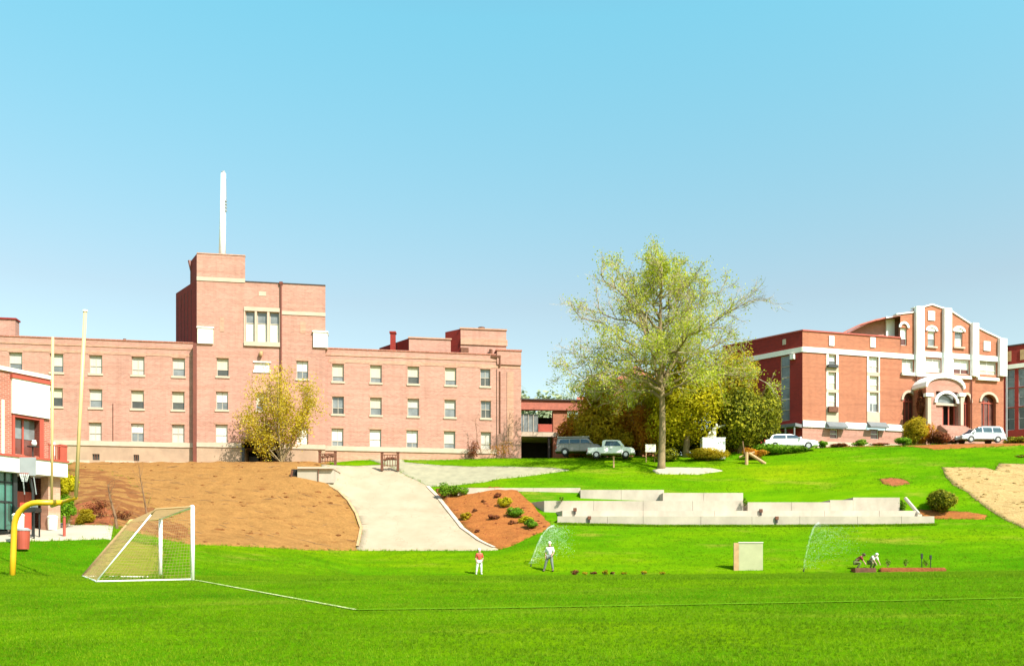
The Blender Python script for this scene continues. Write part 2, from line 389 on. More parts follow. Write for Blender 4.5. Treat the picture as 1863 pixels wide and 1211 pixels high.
drape('brush_soil', [(128, 853), (190, 856), (225, 868), (262, 905), (300, 935), (340, 965), (350, 985), (280, 974), (206, 958), (128, 955)], 'dirt2', .09, .7, .5, rough=.05)
drape('driveway', [(585, 846), (700, 847), (740, 868), (778, 886), (796, 905), (815, 930), (840, 962), (870, 984), (906, 1001), (648, 1001), (657, 968), (648, 935), (628, 908), (608, 892), (585, 886)], 'drive', .12, .8)
drape('upper_path', [(600, 832), (725, 834), (735, 842), (860, 850), (1010, 852), (1035, 856), (960, 866), (880, 877), (776, 885), (740, 867), (700, 846)], 'path', .08, .8, .05)
drape('mulch_bed', [(793, 890), (830, 889), (940, 893), (962, 912), (985, 938), (1002, 956), (985, 968), (935, 992), (908, 1000), (872, 983), (842, 960), (817, 928), (800, 905)], 'mulch', .10, .7, .08, rough=.05)
drape('straw_patch', [(1716, 850), (1790, 852), (1812, 856), (1818, 843), (1863, 844), (1980, 842), (1990, 990), (1863, 961), (1810, 935), (1770, 905), (1735, 882), (1716, 862)], 'straw', .04, .8, .18, rough=.05)
drape('concrete_pad', [(1187, 856), (1208, 851), (1292, 852), (1314, 857), (1270, 863), (1196, 862)], 'concrete', .08, .5)
drape('bark_mulch_patch', [(1672, 927), (1700, 930), (1760, 932), (1795, 938), (1790, 945), (1705, 944), (1672, 938)], 'mulch', .07, .5, .05, rough=.03)
drape('bare_patch', [(1598, 871), (1622, 869), (1648, 873), (1655, 880), (1630, 885), (1605, 880)], 'soil', .03, .4, .1)
drape('pavement', [(-120, 955), (206, 959), (202, 980), (-120, 988)], 'concrete', .10, .6)
drape('planting_soil', [(1500, 809), (1640, 812), (1863, 803), (1990, 802), (1990, 808), (1863, 810), (1700, 818), (1500, 814)], 'mulch', .07, .6, .05)
M['drygrass'] = dirtmat('yellowed_turf', (.17, .20, .010), (.22, .15, .03), .8)
drape('worn_turf', [(168, 1049), (230, 1053.4), (288, 1053.6), (292, 1035), (300, 1000), (285, 992), (222, 984), (208, 985), (190, 1010)], 'drygrass', .02, .5, .15)
drape('corner_mulch_bed', [(128, 925), (165, 915), (210, 935), (206, 959), (128, 957)], 'soil', .13, .5, .05, rough=.05)
def strip(name, a, b, w, mat, dz=.012):
    a = Vector(a); b = Vector(b); d = (b - a).normalized(); nrm = Vector((-d.y, d.x)) * w / 2; n = max(2, int((b - a).length / .4)); m = MB()
    for i in range(n + 1):
        q = a.lerp(b, i / n)
        for s in (-1, 1): p = q + nrm * s; m.v.append((p.x, p.y, zg(p.x, p.y) + dz))
    for i in range(n): m.f.append((2 * i, 2 * i + 1, 2 * i + 3, 2 * i + 2))
    o = m.build(name, mat); tag(o, None, None, None, 'structure'); return o
def chalkmat():
    m, n, b = _new('chalk_line'); col = _ramp(n, _noise(n, 7, 5, None, .8), [(.38, (.16, .27, .03)), (.6, (.50, .50, .27))])
    n.links.new(col, b.inputs['Base Color']); b.inputs['Roughness'].default_value = 1; b.inputs['Specular IOR Level'].default_value = 0; M['chalk'] = m
    m, n, b = _new('worn_chalk_line'); col = _ramp(n, _noise(n, 5, 5, None, .8), [(.4, (.085, .205, .003)), (.8, (.14, .25, .02))])
    n.links.new(col, b.inputs['Base Color']); b.inputs['Roughness'].default_value = 1; b.inputs['Specular IOR Level'].default_value = 0; M['chalkworn'] = m
chalkmat()
cA = hit(648, 1110); cB = Vector((-10.5, 30))
strip('goal_line', (cA.x, cA.y), (cB.x, cB.y), .11, 'chalk', .02)
strip('touch_line', (cA.x, cA.y), hit(1900, 1087).xy, .26, 'chalkworn', .02)
strip('far_touch_line', onground(700, 57).xy, onground(1990, 57.5).xy, .28, 'chalkworn', .03)

# short grass blades over the nearest turf
def inpoly(P_, X, Y):
    c = np.zeros(len(X), bool)
    for i in range(len(P_)):
        a, b = P_[i], P_[i - 1]; k = (a[1] > Y) != (b[1] > Y)
        if a[1] != b[1]: c ^= k & (X < (b[0] - a[0]) * (Y - a[1]) / (b[1] - a[1]) + a[0])
    return c
def scatter(name, X, Y, Z, s, label, cat):
    tm = MB(); rr = np.random.RandomState(len(X))
    for k in range(7):
        a = rnd.uniform(0, 6.28); r = rnd.uniform(0, .05); x, y = r * math.cos(a), r * math.sin(a); h = rnd.uniform(.022, .045); w = .004
        b = rnd.uniform(0, 6.28); lx, ly = rnd.uniform(-.018, .018), rnd.uniform(-.018, .018); c, sn = math.cos(b) * w, math.sin(b) * w
        tm.add([(x - c, y - sn, -.004), (x + c, y + sn, -.004), (x + lx, y + ly, h)], [(0, 1, 2)])
    N = len(X); V = np.array(tm.v); nv = len(V); ang = rr.rand(N) * 6.283; s = s * (.7 + .7 * rr.rand(N))
    c, sn = np.cos(ang) * s, np.sin(ang) * s
    P_ = np.empty((N, nv, 3), np.float32)
    P_[:, :, 0] = X[:, None] + V[None, :, 0] * c[:, None] - V[None, :, 1] * sn[:, None]
    P_[:, :, 1] = Y[:, None] + V[None, :, 0] * sn[:, None] + V[None, :, 1] * c[:, None]
    P_[:, :, 2] = Z[:, None] + V[None, :, 2] * s[:, None]
    me = bpy.data.meshes.new(name); nf = N * nv // 3
    me.vertices.add(N * nv); me.vertices.foreach_set('co', P_.ravel())
    me.loops.add(nf * 3); me.loops.foreach_set('vertex_index', np.arange(nf * 3, dtype=np.int32))
    me.polygons.add(nf); me.polygons.foreach_set('loop_start', np.arange(0, nf * 3, 3, dtype=np.int32))
    me.update(calc_edges=True); me.materials.append(M['blade'])
    o = bpy.data.objects.new(name, me); COL.objects.link(o); tag(o, label, cat, None, 'stuff')
rr_ = np.random.RandomState(3); N_ = 65000
Y_ = 9.5 + 21.5 * rr_.rand(N_); X_ = (rr_.rand(N_) * 2 - 1) * .60 * Y_
scatter('grass', X_, Y_, ZG(X_, Y_), 1.0, 'short green grass blades of the near playing field', 'grass')
N_ = 110000; Y_ = 30 + 66 * rr_.rand(N_) ** .9; X_ = (rr_.rand(N_) * 2 - 1) * .60 * Y_
keep = np.ones(N_, bool)
for A_ in AREAS: keep &= ~inpoly(A_, X_, Y_)
keep &= ~((Y_ > 71.7) & (Y_ < 80) & (CX + F * X_ / Y_ > 985) & (CX + F * X_ / Y_ < 1705)); keep &= ~((Y_ > 86) & (CX + F * X_ / Y_ < 600))
X_, Y_ = X_[keep], Y_[keep]
scatter('lawn_grass', X_, Y_, ZG(X_, Y_), 2.0, 'green grass blades of the rising lawn', 'grass')
ex, ey = [], []
for o_, dz_ in FRINGE:
    for i in range(len(o_)):
        a_, b_ = o_[i - 1], o_[i]; L_ = (b_ - a_).length
        if a_.y > 97: continue
        for k in range(int(L_ * 9)): q_ = a_.lerp(b_, rnd.random()); ex.append(q_.x + rnd.gauss(0, .16)); ey.append(q_.y + rnd.gauss(0, .16))
for i in range(5200): X0 = rnd.uniform(3.6, 33.6); ex.append(X0); ey.append(71.9 - abs(rnd.gauss(0, .12)))
ex, ey = np.array(ex), np.array(ey)
scatter('edge_grass', ex, ey, ZG(ex, ey) + .02, 3.4, 'longer grass tufts along the edges of paths, beds and terrace foot', 'grass')

# ------------------------------------------------------------------ facades
class Facade:
    def __init__(s, x0, Y0, x1, Y1, out=1):
        s.p = Vector((px(x0) * Y0, Y0)); q = Vector((px(x1) * Y1, Y1)); s.u = (q - s.p).normalized()
        s.n = Vector((s.u.y, -s.u.x)); s.ang = math.atan2(s.u.y, s.u.x); s.holes = []
    def shifted(s, d):
        f = Facade.__new__(Facade); f.p = s.p + s.n * d; f.u = s.u; f.n = s.n; f.ang = s.ang; f.holes = []; return f
    def t(s, x):
        a = px(x); return (a * s.p.y - s.p.x) / (s.u.x - a * s.u.y)
    def Y(s, t): return s.p.y + s.u.y * t
    def z(s, x, y): return zp(y, s.Y(s.t(x)))
    def pt(s, t, d=0, z=0): q = s.p + s.u * t + s.n * d; return Vector((q.x, q.y, z))
    def box(s, m, t0, t1, d0, d1, z0, z1):
        q = [s.pt(t0, d1, 0), s.pt(t1, d1, 0), s.pt(t1, d0, 0), s.pt(t0, d0, 0)]
        return m.prism(q, z0, z1)
    def poly(s, m, pts, d0, d1):                       # outline (t, z) extruded from depth d0 to d1
        n = len(pts); a = [s.pt(t, d1, z) for t, z in pts]; b = [s.pt(t, d0, z) for t, z in pts]
        return m.add(a + b, [tuple(range(n)), tuple(range(n, 2 * n))[::-1]] + [(i, n + i, n + (i + 1) % n, (i + 1) % n) for i in range(n)])
    def wall(s, m, t0, t1, z0, z1, holes=(), rev=.3):
        hs = [h for h in holes if h[1] > t0 and h[0] < t1 and h[3] > z0 and h[2] < z1]
        T = sorted({t0, t1} | {min(max(v, t0), t1) for h in hs for v in h[:2]}); Zs = sorted({z0, z1} | {min(max(v, z0), z1) for h in hs for v in h[2:4]})
        for i in range(len(T) - 1):
            for j in range(len(Zs) - 1):
                c = ((T[i] + T[i + 1]) / 2, (Zs[j] + Zs[j + 1]) / 2)
                if any(h[0] < c[0] < h[1] and h[2] < c[1] < h[3] for h in hs): continue
                m.add([s.pt(T[i], 0, Zs[j]), s.pt(T[i + 1], 0, Zs[j]), s.pt(T[i + 1], 0, Zs[j + 1]), s.pt(T[i], 0, Zs[j + 1])], [(0, 1, 2, 3)])
        for a, b, c, d in [h[:4] for h in hs]:
            a = max(a, t0); b = min(b, t1); c = max(c, z0); d = min(d, z1)
            A = [s.pt(a, 0, c), s.pt(b, 0, c), s.pt(b, 0, d), s.pt(a, 0, d)]; B = [s.pt(a, -rev, c), s.pt(b, -rev, c), s.pt(b, -rev, d), s.pt(a, -rev, d)]
            m.add(A + B, [(i, (i + 1) % 4, 4 + (i + 1) % 4, 4 + i) for i in range(4)])
        return m
WC = {}
def wmesh(key, fn, mat):
    if key not in WC: m = MB(); fn(m); WC[key] = m.mesh(key[0], mat)
    return WC[key]
def window(fac, bld, t, z, w, h, upper='blind', lower='glassg', split=.42, mull=False, sill=True, inset=.2, arch=False, frame='frame', lintel=False, name='window'):
    """double-hung window: frame with meeting rail; two panes and a sill are its pieces"""
    f = .07
    def fr(m):
        m.box(-w / 2, -w / 2 + f, 0, .08, 0, h); m.box(w / 2 - f, w / 2, 0, .08, 0, h)
        m.box(-w / 2 + f, w / 2 - f, 0, .08, 0, f); m.box(-w / 2 + f, w / 2 - f, 0, .08, h - f, h)
        m.box(-w / 2 + f, w / 2 - f, -.01, .07, h * split - .03, h * split + .03)
        if mull: m.box(-.025, .025, .005, .07, f, h * split - .03); m.box(-.025, .025, .005, .07, h * split + .03, h - f)
    o = bpy.data.objects.new(name, wmesh((name, round(w, 2), round(h, 2), round(split, 2), mull, frame), fr, frame)); COL.objects.link(o)
    o.parent = bld; o.location = fac.pt(t, -inset, z) - worldloc(bld); o.rotation_euler[2] = fac.ang
    for nm, a, b, mat in (('pane', f, h * split - .03, lower), ('pane', h * split + .03, h - f, upper)):
        c = bpy.data.objects.new(nm, wmesh((nm, round(w, 2), round(a, 2), round(b, 2), mat), lambda m: m.box(-w / 2 + f, w / 2 - f, .04, .06, a, b), mat))
        COL.objects.link(c); c.parent = o
    if sill:
        c = bpy.data.objects.new('sill', wmesh(('sill', round(w, 2)), lambda m: m.box(-w / 2 - .1, w / 2 + .1, -.28, -.0, -.2, -.002), 'stone')); COL.objects.link(c); c.parent = o
    if lintel:
        c = bpy.data.objects.new('lintel', wmesh(('lintel', round(w, 2), round(h, 2)), lambda m: m.box(-w / 2 - .1, w / 2 + .1, -.225, -.0, h + .002, h + .16), 'brickL2')); COL.objects.link(c); c.parent = o
    return o
def part(m, name, mat, parent, **k): return m.build(name, mat, parent, **k)

# ================================================================== long salmon brick building with tower (left)
L = Facade(174, 88, 883, 94)
LT = L.shifted(.7)                                      # tower stands a little proud
base = L.pt(L.t(450), -5, 12.2)
B = empty('brick_building', base, 'long three storey salmon brick building with a square tower and tall white mast', 'building')
tl, tr = L.t(-160), L.t(947); tA, tB = L.t(356), L.t(568)
TA, TB = LT.t(358), LT.t(592)
rows = [(20.85, 1.78), (17.55, 1.78), (14.32, 1.78)]
wl = []                                                  # (facade, px centre, row, width, style)
styles = [('blind', 'glassg'), ('blind', 'glassg'), ('blindw', 'glassg'), ('blind', 'blind'), ('blindy', 'glassd'), ('blindy', 'glassg'), ('blindw', 'blindw'), ('glassg', 'glassd')]
for r, row in enumerate([[(103, 0), (174, 3), (251, 3), (325, 0)], [(102, 4), (174, 0), (250, 4), (324, 4)], [(173, 3), (250, 2), (324, 3)]]):
    for c, st in row: wl.append((L, c, r, 1.2, st))
for r, row in enumerate([[(-60, 0), (28, 0)], [(-60, 0), (28, 0)]]):
    for c, st in row: wl.append((L, c, r, 1.2, st))
for r, row in enumerate([[(615, 5), (684, 5), (752, 4), (820, 5), (883, 7)], [(615, 7), (684, 5), (752, 0), (819, 0), (884, 7)], [(614, 2), (683, 6), (750, 2), (818, 0), (884, 3)]]):
    for c, st in row: wl.append((L, c, r, 1.17 if c < 860 else 1.05, st))
tw = [(405, 0, 4), (404, 1, 2), (403, 2, 6), (550, 0, 2), (550, 2, 6), (476, 1, 5)]
for c, r, st in tw: wl.append((LT, c, r, 1.15, st))
def hole(f, c, r, w): t = f.t(c); return (t - w / 2, t + w / 2, rows[r][0], rows[r][0] + rows[r][1])
HL = [hole(f, c, r, w) for f, c, r, w, s in wl if f is L]; HT = [hole(f, c, r, w) for f, c, r, w, s in wl if f is LT]
HL += [(L.t(x0), L.t(x1), 12.45, 13.05) for x0, x1 in ((168, 181), (243, 253))]
TOPZ = 24.1
m = MB(); L.wall(m, tl, tA, 14.3, TOPZ, HL); part(m, 'wall', 'brickL', B)
m = MB(); L.wall(m, tB, tr, 14.3, TOPZ, HL); part(m, 'wall', 'brickL', B)
m = MB(); L.wall(m, tl, tA, 10.5, 13.85, HL); part(m, 'base_wall', 'basestone', B)
m = MB(); L.wall(m, tB, tr, 10.5, 13.85, HL); part(m, 'base_wall', 'brickL2', B)
# tower: stair of holes, triple window, dark service opening at the foot
tri = [(LT.t(a), LT.t(b), 24.35, 27.35) for a, b in ((446.5, 463.5), (467.5, 486), (490.5, 508))]
vent = (LT.t(463), LT.t(491), 21.55, 22.3)
ent = (LT.t(445), LT.t(507), 11.5, 14.75)
TZ, PZ = 30.2, 32.75; tP = LT.t(446)
m = MB(); LT.wall(m, TA, TB, 14.3, TZ, HT + tri + [vent, (ent[0], ent[1], 14.0, 14.75)]); LT.wall(m, TA, tP, TZ, PZ); part(m, 'tower_wall', 'brickL', B)
m = MB(); LT.wall(m, TA, TB, 10.5, 13.85, [(ent[0], ent[1], ent[2], 13.85)], 3); part(m, 'tower_base_wall', 'basestone', B)
# other walls and roofs
nb = 14
def back(t, d): return L.pt(t, -d)
m = MB(); fp = [L.pt(tl, -.35), L.pt(tr, -.35), back(tr - 2.3, nb), back(tl, nb)]
m.prism([(p.x, p.y) for p in [L.pt(tl, -.31), L.pt(tr, -.31), back(tr, nb), back(tl, nb)]], TOPZ - .6, TOPZ - .45); part(m, 'roof', 'roofdark', B)
def sidewall(m, a, b, z0, z1): m.add([(a.x, a.y, z0), (b.x, b.y, z0), (b.x, b.y, z1), (a.x, a.y, z1)], [(0, 1, 2, 3)])
m = MB(); sidewall(m, L.pt(tr), back(tr, nb), 10.5, TOPZ); sidewall(m, back(tr, nb), back(tl, nb), 10.5, TOPZ); sidewall(m, back(tl, nb), L.pt(tl), 10.5, TOPZ); part(m, 'rear_wall', 'brickL', B)
# tower mass behind the front
c0 = LT.pt(TA); c1 = LT.pt(TB); bl = P(320, 600, 93.2); br = P(589, 600, 99); bl2 = LT.pt(LT.t(320) + 1, -12)
m = MB()
for a, b in ((c0, bl), (bl, bl2), (bl2, br), (br, c1)): sidewall(m, a, b, TOPZ - 2, TZ)
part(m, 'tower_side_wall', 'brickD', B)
m = MB(); m.add([(p.x, p.y, TZ - .3) for p in (LT.pt(TA + .05, -.1), LT.pt(TB, -.1), br, bl2, bl)], [(0, 1, 2, 3, 4)]); part(m, 'tower_roof', 'roofdark', B)
pk = P(346, 500, 91.2); pe = P(444, 600, 95); pw = LT.pt(LT.t(346) + 1.2, -5)
m = MB()
for a, b in ((c0, pk), (pk, pw)): sidewall(m, a, b, TZ - .3, PZ)
part(m, 'turret_side_wall', 'brickD', B)
m = MB()
for a, b in ((pw, pe), (pe, LT.pt(tP))): sidewall(m, a, b, TZ - .3, PZ)
m.add([(p.x, p.y, PZ - .02) for p in (LT.pt(TA + .05, -.05), LT.pt(tP, -.05), pe, pw, pk)], [(0, 1, 2, 3, 4)]); part(m, 'turret_wall', 'brickL', B)
# ribs on the dark tower flank
for k in range(5):
    q = c0.lerp(bl, .25 + .16 * k); d = (bl - c0).normalized(); n2 = Vector((d.y, -d.x, 0)); n2 = n2 if n2.y < 0 else -n2
    m = MB(); m.prism([(q + n2 * .12), (q + d * .22 + n2 * .12), (q + d * .22), q][::-1], TOPZ, TZ - .6); part(m, 'rib', 'roofdark', B)
# recessed service entrance, inside dark
m = MB(); L2 = LT
for (a, b) in ((LT.pt(ent[0], -3.0), LT.pt(ent[1], -3.0)),): sidewall(m, a, b, 11.5, 15)
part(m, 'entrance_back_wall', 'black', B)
for q_ in (ent[0] - .25, ent[1]): m = MB(); LT.box(m, q_, q_ + .25, -.05, .12, 11.5, 13.83); part(m, 'entrance_jamb', 'blackmetal', B)
m = MB(); LT.box(m, ent[0] - .02, ent[1] + .02, -.5, .4, 14.5, 14.74); part(m, 'entrance_hood', 'rust', B)
for k in range(3):
    m = MB(); t0 = ent[0] + .15 + k * (ent[1] - ent[0]) / 3; LT.box(m, t0, t0 + .9, -2.4, -2.3, 11.6, 13.3); part(m, 'shutter', 'rust' if k == 1 else 'blackmetal', B)
# stone bands, copings
def band(f, t0, t1, z0, z1, mat, nm='stone_band', d=.09, d0=-.12): m = MB(); f.box(m, t0, t1, d0, d, z0, z1); return part(m, nm, mat, B)
band(L, tl, tA - .0, 13.85, 14.3, 'stone'); band(L, tB + .05, tr, 13.85, 14.3, 'stone'); band(LT, TA, ent[0] - .3, 13.85, 14.3, 'stone'); band(LT, ent[1] + .3, TB, 13.85, 14.3, 'stone')
band(LT, ent[0] - .3, ent[1] + .3, 14.76, 15.0, 'brickL2', 'entrance_lintel')
band(L, tl, tA, TOPZ, TOPZ + .12, 'brickS', 'coping', .06, -.4); band(L, tB, tr - 2.3, TOPZ, TOPZ + .12, 'brickS', 'coping', .06, -.4)
for z0 in (23.45,): band(L, tl, tA, z0, z0 + .14, 'brickL2', 'brick_course', .05); band(L, tB, tr, z0 - .02, z0 + .12, 'brickL2', 'brick_course', .05)
band(L, tB + 1.6, tr, 22.75, 23.1, 'brickL2', 'brick_course', .03); band(L, tl, tA, 22.75, 22.98, 'brickL2', 'brick_course', .03)
band(LT, tP, TB, TZ, TZ + .1, 'roofdark', 'coping', .05, -.4); band(LT, TA, tP, PZ, PZ + .1, 'brickL2', 'coping', .05, -.4)
band(LT, TA, tP, 30.12, 30.5, 'stone', 'stone_band', .06); band(LT, LT.t(510), TB, 27.15, 27.5, 'stone', 'stone_band', .06)
band(LT, LT.t(444), LT.t(510) - .02, 27.36, 27.75, 'stone', 'window_head', .1); band(LT, LT.t(444), LT.t(510) - .02, 23.9, 24.34, 'stone', 'window_sill', .16)
for a, b in ((463.6, 467.4), (486.1, 490.4)): band(LT, LT.t(a), LT.t(b), 24.345, 27.355, 'stone', 'mullion', .07)
for a, b in ((444, 446.4), (508.1, 510)): band(LT, LT.t(a), LT.t(b) - .02, 24.345, 27.355, 'stone', 'mullion', .07)
for a, b, z0, z1 in ((360, 388, 23.95, 25.45), (570, 593.5, 24.0, 25.5)):   # white stone corner blocks at the eaves
    m = MB(); LT.box(m, LT.t(a), LT.t(b) + (.0 if a < 400 else .12), -1.2, .18, z0, z1); LT.box(m, LT.t(a) - .07, LT.t(b) + (.07 if a < 400 else .19), -1.27, .25, z1, z1 + .14)
    part(m, 'stone_corner_block', 'whitestone', B)
for a, b, c, d in tri: window(LT, B, (a + b) / 2, c, b - a, d - c, 'glassg', 'blindw', .62, sill=False)
# small blind panels in tower brick
for x0, x1, y0, y1 in ((471, 484, 530, 538), (400, 408, 576, 603), (546, 556, 585, 606)):
    m = MB(); LT.box(m, LT.t(x0), LT.t(x1), 0.002, .03, LT.z(x0, y1), LT.z(x0, y0)); part(m, 'inset_stone', 'stone' if x0 > 470 and x0 < 480 else 'brickL2', B)
m = MB(); LT.box(m, vent[0] - .12, vent[1] + .12, 0, .1, vent[2] - .25, vent[2]); LT.box(m, vent[0] - .12, vent[1] + .12, 0, .1, vent[3], vent[3] + .12)
LT.box(m, vent[0], vent[1], -.2, -.1, vent[2], vent[3]); part(m, 'white_panel_window', 'whitestone', B)
m = MB(); LT.box(m, LT.t(459), LT.t(492), .002, .03, 19.45, 21.2); part(m, 'inset_stone', 'brickL2', B)
m = MB(); q = LT.pt(LT.t(475), .25, 23.1); m.ball(q, (.2, .2, .28)); m.tube([q, q + Vector((0, .2, .3))], .05); m.box(q.x - .15, q.x + .15, q.y + .05, q.y + .25, q.z + .15, q.z + .3); part(m, 'wall_lamp', 'timber', B)
# downpipes, plus a painted shade strip at the tower's left edge
m = MB(); q = LT.pt(LT.t(511.5), .13); m.tube([(q.x, q.y, TZ), (q.x, q.y, 14.35)], .09, 8); m.box(q.x - .16, q.x + .16, q.y - .1, q.y + .1, TZ - .1, TZ + .15); part(m, 'downpipe', 'pipe', B)
m = MB(); LT.box(m, TA - .36, TA - .01, -.72, .02, 11.3, 24.0); part(m, 'downpipe', 'pipe', B)  # flat brown strip standing in for the tower's shaded side return, not a pipe
m = MB(); q = L.pt(tB + .12, .1); m.tube([(q.x, q.y, 23.9), (q.x, q.y, 12.2)], .05, 6); part(m, 'downpipe', 'pipe', B)
m = MB(); q = L.pt(L.t(909), .12); m.tube([(q.x, q.y, 24.0), (q.x, q.y, 22.9)], .11, 6); m.tube([(q.x, q.y, 22.4), (q.x, q.y, 16)], .10, 6); m.box(q.x - .9, q.x + .1, q.y - .12, q.y + .1, 23.85, 24.05); part(m, 'downpipe', 'rust', B)
m = MB(); q = L.pt(L.t(206), .08); m.tube([(q.x, q.y, 18), (q.x, q.y, 14.3)], .03, 5); part(m, 'cable', 'rust', B)
for f, c, r, w, st in wl:
    u, lo = styles[st]; window(f, B, f.t(c), rows[r][0], w, rows[r][1], u, lo, rnd.choice((.3, .36, .42, .42, .5)), mull=st in (2, 3, 7), lintel=True)
for h in HL[-2:]:
    m = MB(); L.box(m, h[0], h[1], -.25, -.2, h[2], h[3]); o = part(m, 'basement_window', 'glassd', B)
    m = MB(); [L.box(m, h[0] + k * (h[1] - h[0]) / 3 - .03, h[0] + k * (h[1] - h[0]) / 3 + .03, -.1, -.05, h[2], h[3]) for k in range(1, 3)]; m.build('grille', 'rust', B)
for k in range(9):                                       # foundation stones, joints left open
    a = L.t(110 + k * 27); b = L.t(110 + (k + 1) * 27) - .05
    if k in (2, 5): continue
    m = MB(); L.box(m, a, b, .002, .05, 11.4, 12.42); part(m, 'foundation_stone', 'stone', B)
# pier at the right end and fall-front brick panels
m = MB(); L.box(m, L.t(904), tr + .05, -.5, .12, 12.2, 22.7); L.box(m, L.t(904), tr + .05, -2.5, .15, 23.12, 24.55); part(m, 'corner_pier', 'brickL', B)
m = MB(); L.box(m, L.t(922), L.t(934), .122, .18, 15, 22.4); part(m, 'pilaster', 'brickL2', B)
m = MB(); L.box(m, L.t(904) - .1, tr + .12, -2.6, .22, 24.55, 24.7); part(m, 'coping', 'brickS', B)
# rooftop structures
def roofbox(x0, x1, y0, yb, d, skew, mat='brickL', dark='brickD', depth=6):
    f = L.shifted(-d); z1 = f.z(x0, y0); a = f.pt(f.t(x0)); b = f.pt(f.t(x1)); c = P(x1 - 1, 0, f.Y(f.t(x1)) + depth); c.z = 0; e = P(skew[0], skew[1], f.Y(f.t(x0)) * (HY - y0) / (HY - skew[1]))
    m = MB(); sidewall(m, a, b, TOPZ - .5, z1); sidewall(m, b, c, TOPZ - .5, z1); sidewall(m, c, Vector((e.x, e.y, 0)) + (c - b), TOPZ - .5, z1)
    part(m, 'penthouse_wall', mat, B)
    m = MB(); sidewall(m, Vector((e.x, e.y, 0)), a, TOPZ - .5, z1); sidewall(m, Vector((e.x, e.y, 0)) + (c - b), Vector((e.x, e.y, 0)), TOPZ - .5, z1); part(m, 'penthouse_side_wall', dark, B)
    m = MB(); m.add([(p.x, p.y, z1 - .02) for p in (a, b, c, Vector((e.x, e.y, 0)) + (c - b), Vector((e.x, e.y, 0)))], [(0, 1, 2, 3, 4)]); part(m, 'penthouse_roof', 'roofdark', B)
    m = MB(); f.box(m, f.t(x0) - .08, f.t(x1) + .08, -.3, .1, z1, z1 + .14); part(m, 'coping', 'brickL2', B)
    return f, z1
f1, z1 = roofbox(744, 838, 615, 645, 3, (690, 633), 'brickL')
f2, z2 = roofbox(838, 921, 598, 645, 2, (810, 604), 'brickL')
m = MB(); f2.box(m, f2.t(838), f2.t(923), .002, .12, f2.z(880, 628), f2.z(880, 617)); part(m, 'brick_course', 'brickL2', B)
m = MB(); f2.box(m, f2.t(838), f2.t(852), -.5, .3, TOPZ - .2, f2.z(838, 633)); part(m, 'roof_hatch', 'rust', B)
m = MB(); q = f2.pt(f2.t(878), -1, z2); m.tube([q, q + Vector((0, 0, .35))], .25, 8); m.tube([q + Vector((0, 0, .35)), q + Vector((0, 0, .5))], .38, 8); part(m, 'roof_vent', 'rust', B)
m = MB(); q = P(715, 640, 97); m.box(q.x - .26, q.x + .26, 96.7, 97.3, TOPZ - .5, zp(607, 97)); m.box(q.x - .34, q.x + .34, 96.62, 97.38, zp(607, 97), zp(604, 97)); part(m, 'chimney', 'brickD', B)
m = MB(); q = P(893, 640, 95.8); m.tube([(q.x, q.y, 24.2), (q.x, q.y, 25.1)], .18, 8); part(m, 'roof_vent', 'rust', B)
m = MB(); q = L.pt(L.t(222), -1, TOPZ); m.tube([q, q + Vector((0, 0, .45))], .15, 6); part(m, 'roof_vent', 'rust', B)
# higher block at the far left
f3 = L.shifted(-3); m = MB(); f3.box(m, f3.t(-200), f3.t(28), -1, 0, TOPZ - .5, f3.z(20, 581)); part(m, 'penthouse_wall', 'brickL', B)
m = MB(); f3.box(m, f3.t(-200) - .1, f3.t(28) + .1, -1.1, .1, f3.z(20, 581), f3.z(20, 581) + .15); part(m, 'coping', 'brickD', B)
# tall white mast
q = LT.pt(LT.t(396.5), -2.5); zt = zp(316, q.y)
m = MB(); m.tube([(q.x, q.y, PZ - .3), (q.x + .08, q.y, PZ + 4), (q.x + .14, q.y, zt)], [.36, .31, .25], 12); o = part(m, 'mast', 'white', B, smooth=True)
m = MB(); m.tube([(q.x + .14, q.y, zt), (q.x + .14, q.y, zt + .18)], .2, 8); m.tube([(q.x + .2, q.y, zt + .18), (q.x + .2, q.y, zt + .3)], .06, 6); m.build('mast_cap', 'greymetal', o, local=False) if False else part(m, 'mast_cap', 'greymetal', B)
m = MB(); m.tube([(q.x + .46, q.y - .1, PZ + 6.4), (q.x + .42, q.y - .1, zt - .6)], .035, 5)
for k in range(4): m.box(q.x + .26, q.x + .52, q.y - .2, q.y, PZ + 5.2 + k * .32, PZ + 5.35 + k * .32)
part(m, 'mast_antenna', 'greymetal', B)
# horn-shaped spouts by the turret
m = MB(); q = P(350, 466, 91); m.tube([(q.x - .3, q.y, PZ + .05), (q.x, q.y - .2, PZ - 1.2), (q.x, q.y - .2, TZ - .4)], [.16, .12, .1], 6); part(m, 'downpipe', 'pipe', B)

# ================================================================== low building at the left edge
Sx = Facade(0, 51, 103, 54)
LB = empty('clubhouse', Sx.pt(0, -3, 4.1), 'low brick building at the left edge with white upper panel and red door', 'building')
t0, t1 = Sx.t(-140), Sx.t(103); tu = Sx.t(91); z1f = Sx.z(88, 690)
def spart(name, mat, *boxes):
    m = MB()
    for b in boxes: Sx.box(m, *b)
    return part(m, name, mat, LB)
wh = (Sx.t(26), Sx.t(71), 8.35, 10.5)
m = MB(); Sx.wall(m, t0, tu, 8.05, z1f, [wh], .5); part(m, 'wall', 'brickS', LB)
m = MB(); a, b = Sx.pt(tu), Sx.pt(tu, -9); sidewall(m, a, b, 8.05, z1f); sidewall(m, b, Sx.pt(t0, -9), 3, z1f); sidewall(m, Sx.pt(t0, -9), Sx.pt(t0), 1.5, z1f); sidewall(m, Sx.pt(t0), Sx.pt(t0, .2), 1.5, 8.05); sidewall(m, Sx.pt(t1), Sx.pt(t1, -9), 3.5, 8.05); part(m, 'side_wall', 'brickS', LB)
